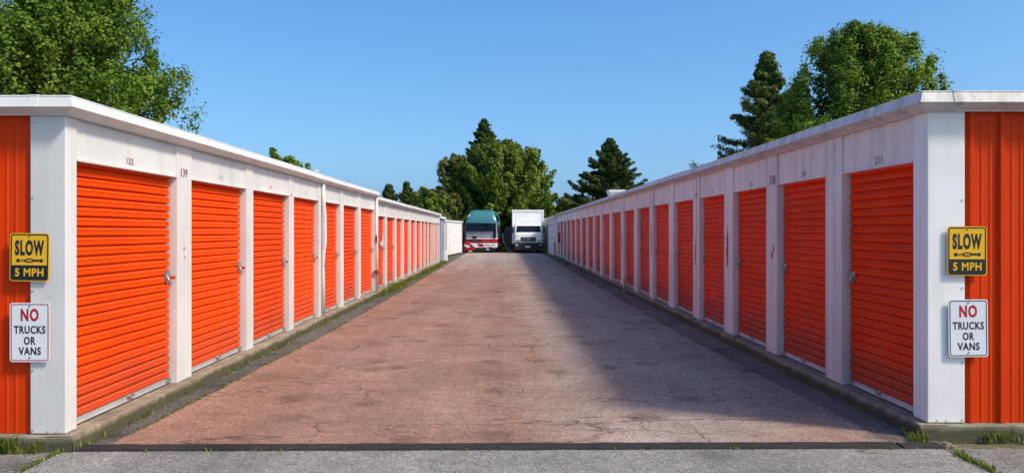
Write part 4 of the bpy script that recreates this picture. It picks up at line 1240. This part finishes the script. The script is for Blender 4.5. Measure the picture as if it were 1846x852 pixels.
make_tree('leafy_shrub', 'dark shrub right behind the white truck', 'shrub', (X(968, 72), 72, 0), Z(370, 72), .0,
          ovoid(2.3, .4, .6), 46, (5, 60), 11, 40, .30, .18, LM['dark'], 47, .08, .4, .18, .55, fill=4000)
make_tree('leafy_shrub', 'bright green shrub at the far end of the shaded roof', 'shrub', (X(1000, 78), 78, 0), Z(372, 78), .2,
          ovoid(2.0, .4, .6), 34, (15, 60), 10, 34, .30, .18, LM['light'], 48, .08, .4, .18, .55, fill=1500)
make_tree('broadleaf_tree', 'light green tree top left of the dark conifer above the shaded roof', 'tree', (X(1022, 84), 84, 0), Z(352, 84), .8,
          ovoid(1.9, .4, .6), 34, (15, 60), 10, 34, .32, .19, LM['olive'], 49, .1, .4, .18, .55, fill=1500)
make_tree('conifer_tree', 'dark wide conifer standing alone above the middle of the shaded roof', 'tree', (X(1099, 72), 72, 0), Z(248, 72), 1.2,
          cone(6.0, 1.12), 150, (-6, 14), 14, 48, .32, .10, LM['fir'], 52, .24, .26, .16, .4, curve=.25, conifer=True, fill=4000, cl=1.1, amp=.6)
# behind the left roofs
make_tree('young_tree', 'thin young tree whose tips show above the taller sunlit roof', 'tree', (X(494, 29), 29, 0), Z(264, 29), 2.0,
          cone(.9, .8), 24, (20, 50), 8, 24, .13, .08, LM['maple'], 61, .05, .35, .15, .5)
make_tree('leafy_shrub', 'low shrub along the taller sunlit roof beside the thin young tree', 'shrub', (X(529, 30), 30, 0), Z(288, 30), 1.5,
          ovoid(1.0, .5, .45), 30, (15, 60), 9, 32, .15, .09, LM['maple'], 62, .06, .4, .16, .5)

# ------------------------------------------------------------------ light, sky, camera
to_sun = Vector((.85, -.42, 1.0)).normalized()
elev = math.asin(to_sun.z); rot = math.atan2(to_sun.x, to_sun.y)
wd = bpy.data.worlds.new('World'); S.world = wd; wd.use_nodes = True
nt = wd.node_tree; bg = nt.nodes['Background']
sky = nt.nodes.new('ShaderNodeTexSky'); sky.sky_type = 'NISHITA'; sky.sun_disc = False
sky.sun_elevation = elev; sky.sun_rotation = rot
sky.air_density = .7; sky.dust_density = 2.4; sky.ozone_density = 6.0; sky.altitude = 0
# grade of the clear sky: each channel of the Nishita sky through a power and a gain
sp_ = nt.nodes.new('ShaderNodeSeparateColor'); cb_ = nt.nodes.new('ShaderNodeCombineColor')
nt.links.new(sky.outputs[0], sp_.inputs[0])
for i, (gain, pw) in enumerate(((1.065, 1.15), (1.63, .90), (2.52, .65))):
    p_ = nt.nodes.new('ShaderNodeMath'); p_.operation = 'POWER'; p_.inputs[1].default_value = pw
    g_ = nt.nodes.new('ShaderNodeMath'); g_.operation = 'MULTIPLY'; g_.inputs[1].default_value = gain
    nt.links.new(sp_.outputs[i], p_.inputs[0]); nt.links.new(p_.outputs[0], g_.inputs[0]); nt.links.new(g_.outputs[0], cb_.inputs[i])
nt.links.new(cb_.outputs[0], bg.inputs['Color']); bg.inputs['Strength'].default_value = .105
ld = bpy.data.lights.new('sun', 'SUN'); ld.energy = 2.9; ld.angle = math.radians(7.5); ld.color = (1.0, .94, .83)
lo = link(bpy.data.objects.new('sun', ld)); lo.rotation_euler = to_sun.to_track_quat('Z', 'Y').to_euler()
cd = bpy.data.cameras.new('camera'); cd.sensor_width = 36; cd.lens = 36 * F / 1846
cd.shift_x = (923 - CX) / 1846; cd.shift_y = -(426 - CY) / 1846
cd.clip_start = .05; cd.clip_end = 3000
co = link(bpy.data.objects.new('camera', cd)); co.location = (0, 0, EYE); co.rotation_euler = (math.radians(90), 0, 0)
S.camera = co
S.view_settings.view_transform = 'Standard'; S.view_settings.look = 'None'
S.view_settings.exposure = 0.47; S.view_settings.gamma = 1.0; S.view_settings.use_curve_mapping = False
S.render.engine = 'CYCLES'
S.cycles.max_bounces = 8; S.cycles.diffuse_bounces = 5; S.cycles.use_denoising = True

GROUPS = {'speed_sign': 'speed signs on the corner posts', 'prohibition_sign': 'no trucks signs on the corner posts',
          'storage_building': 'storage buildings lining the aisle', 'leafy_shrub': 'shrubs beyond the roofs', 'fir_sapling': 'young firs beyond the low roof',
          'broadleaf_tree': 'broadleaf trees beyond the buildings', 'conifer_tree': 'conifers beyond the buildings', 'young_tree': 'young trees behind the roofs'}
for o in bpy.data.objects:
    g = GROUPS.get(o.name.split('.')[0])
    if g and o.parent is None: o['group'] = g
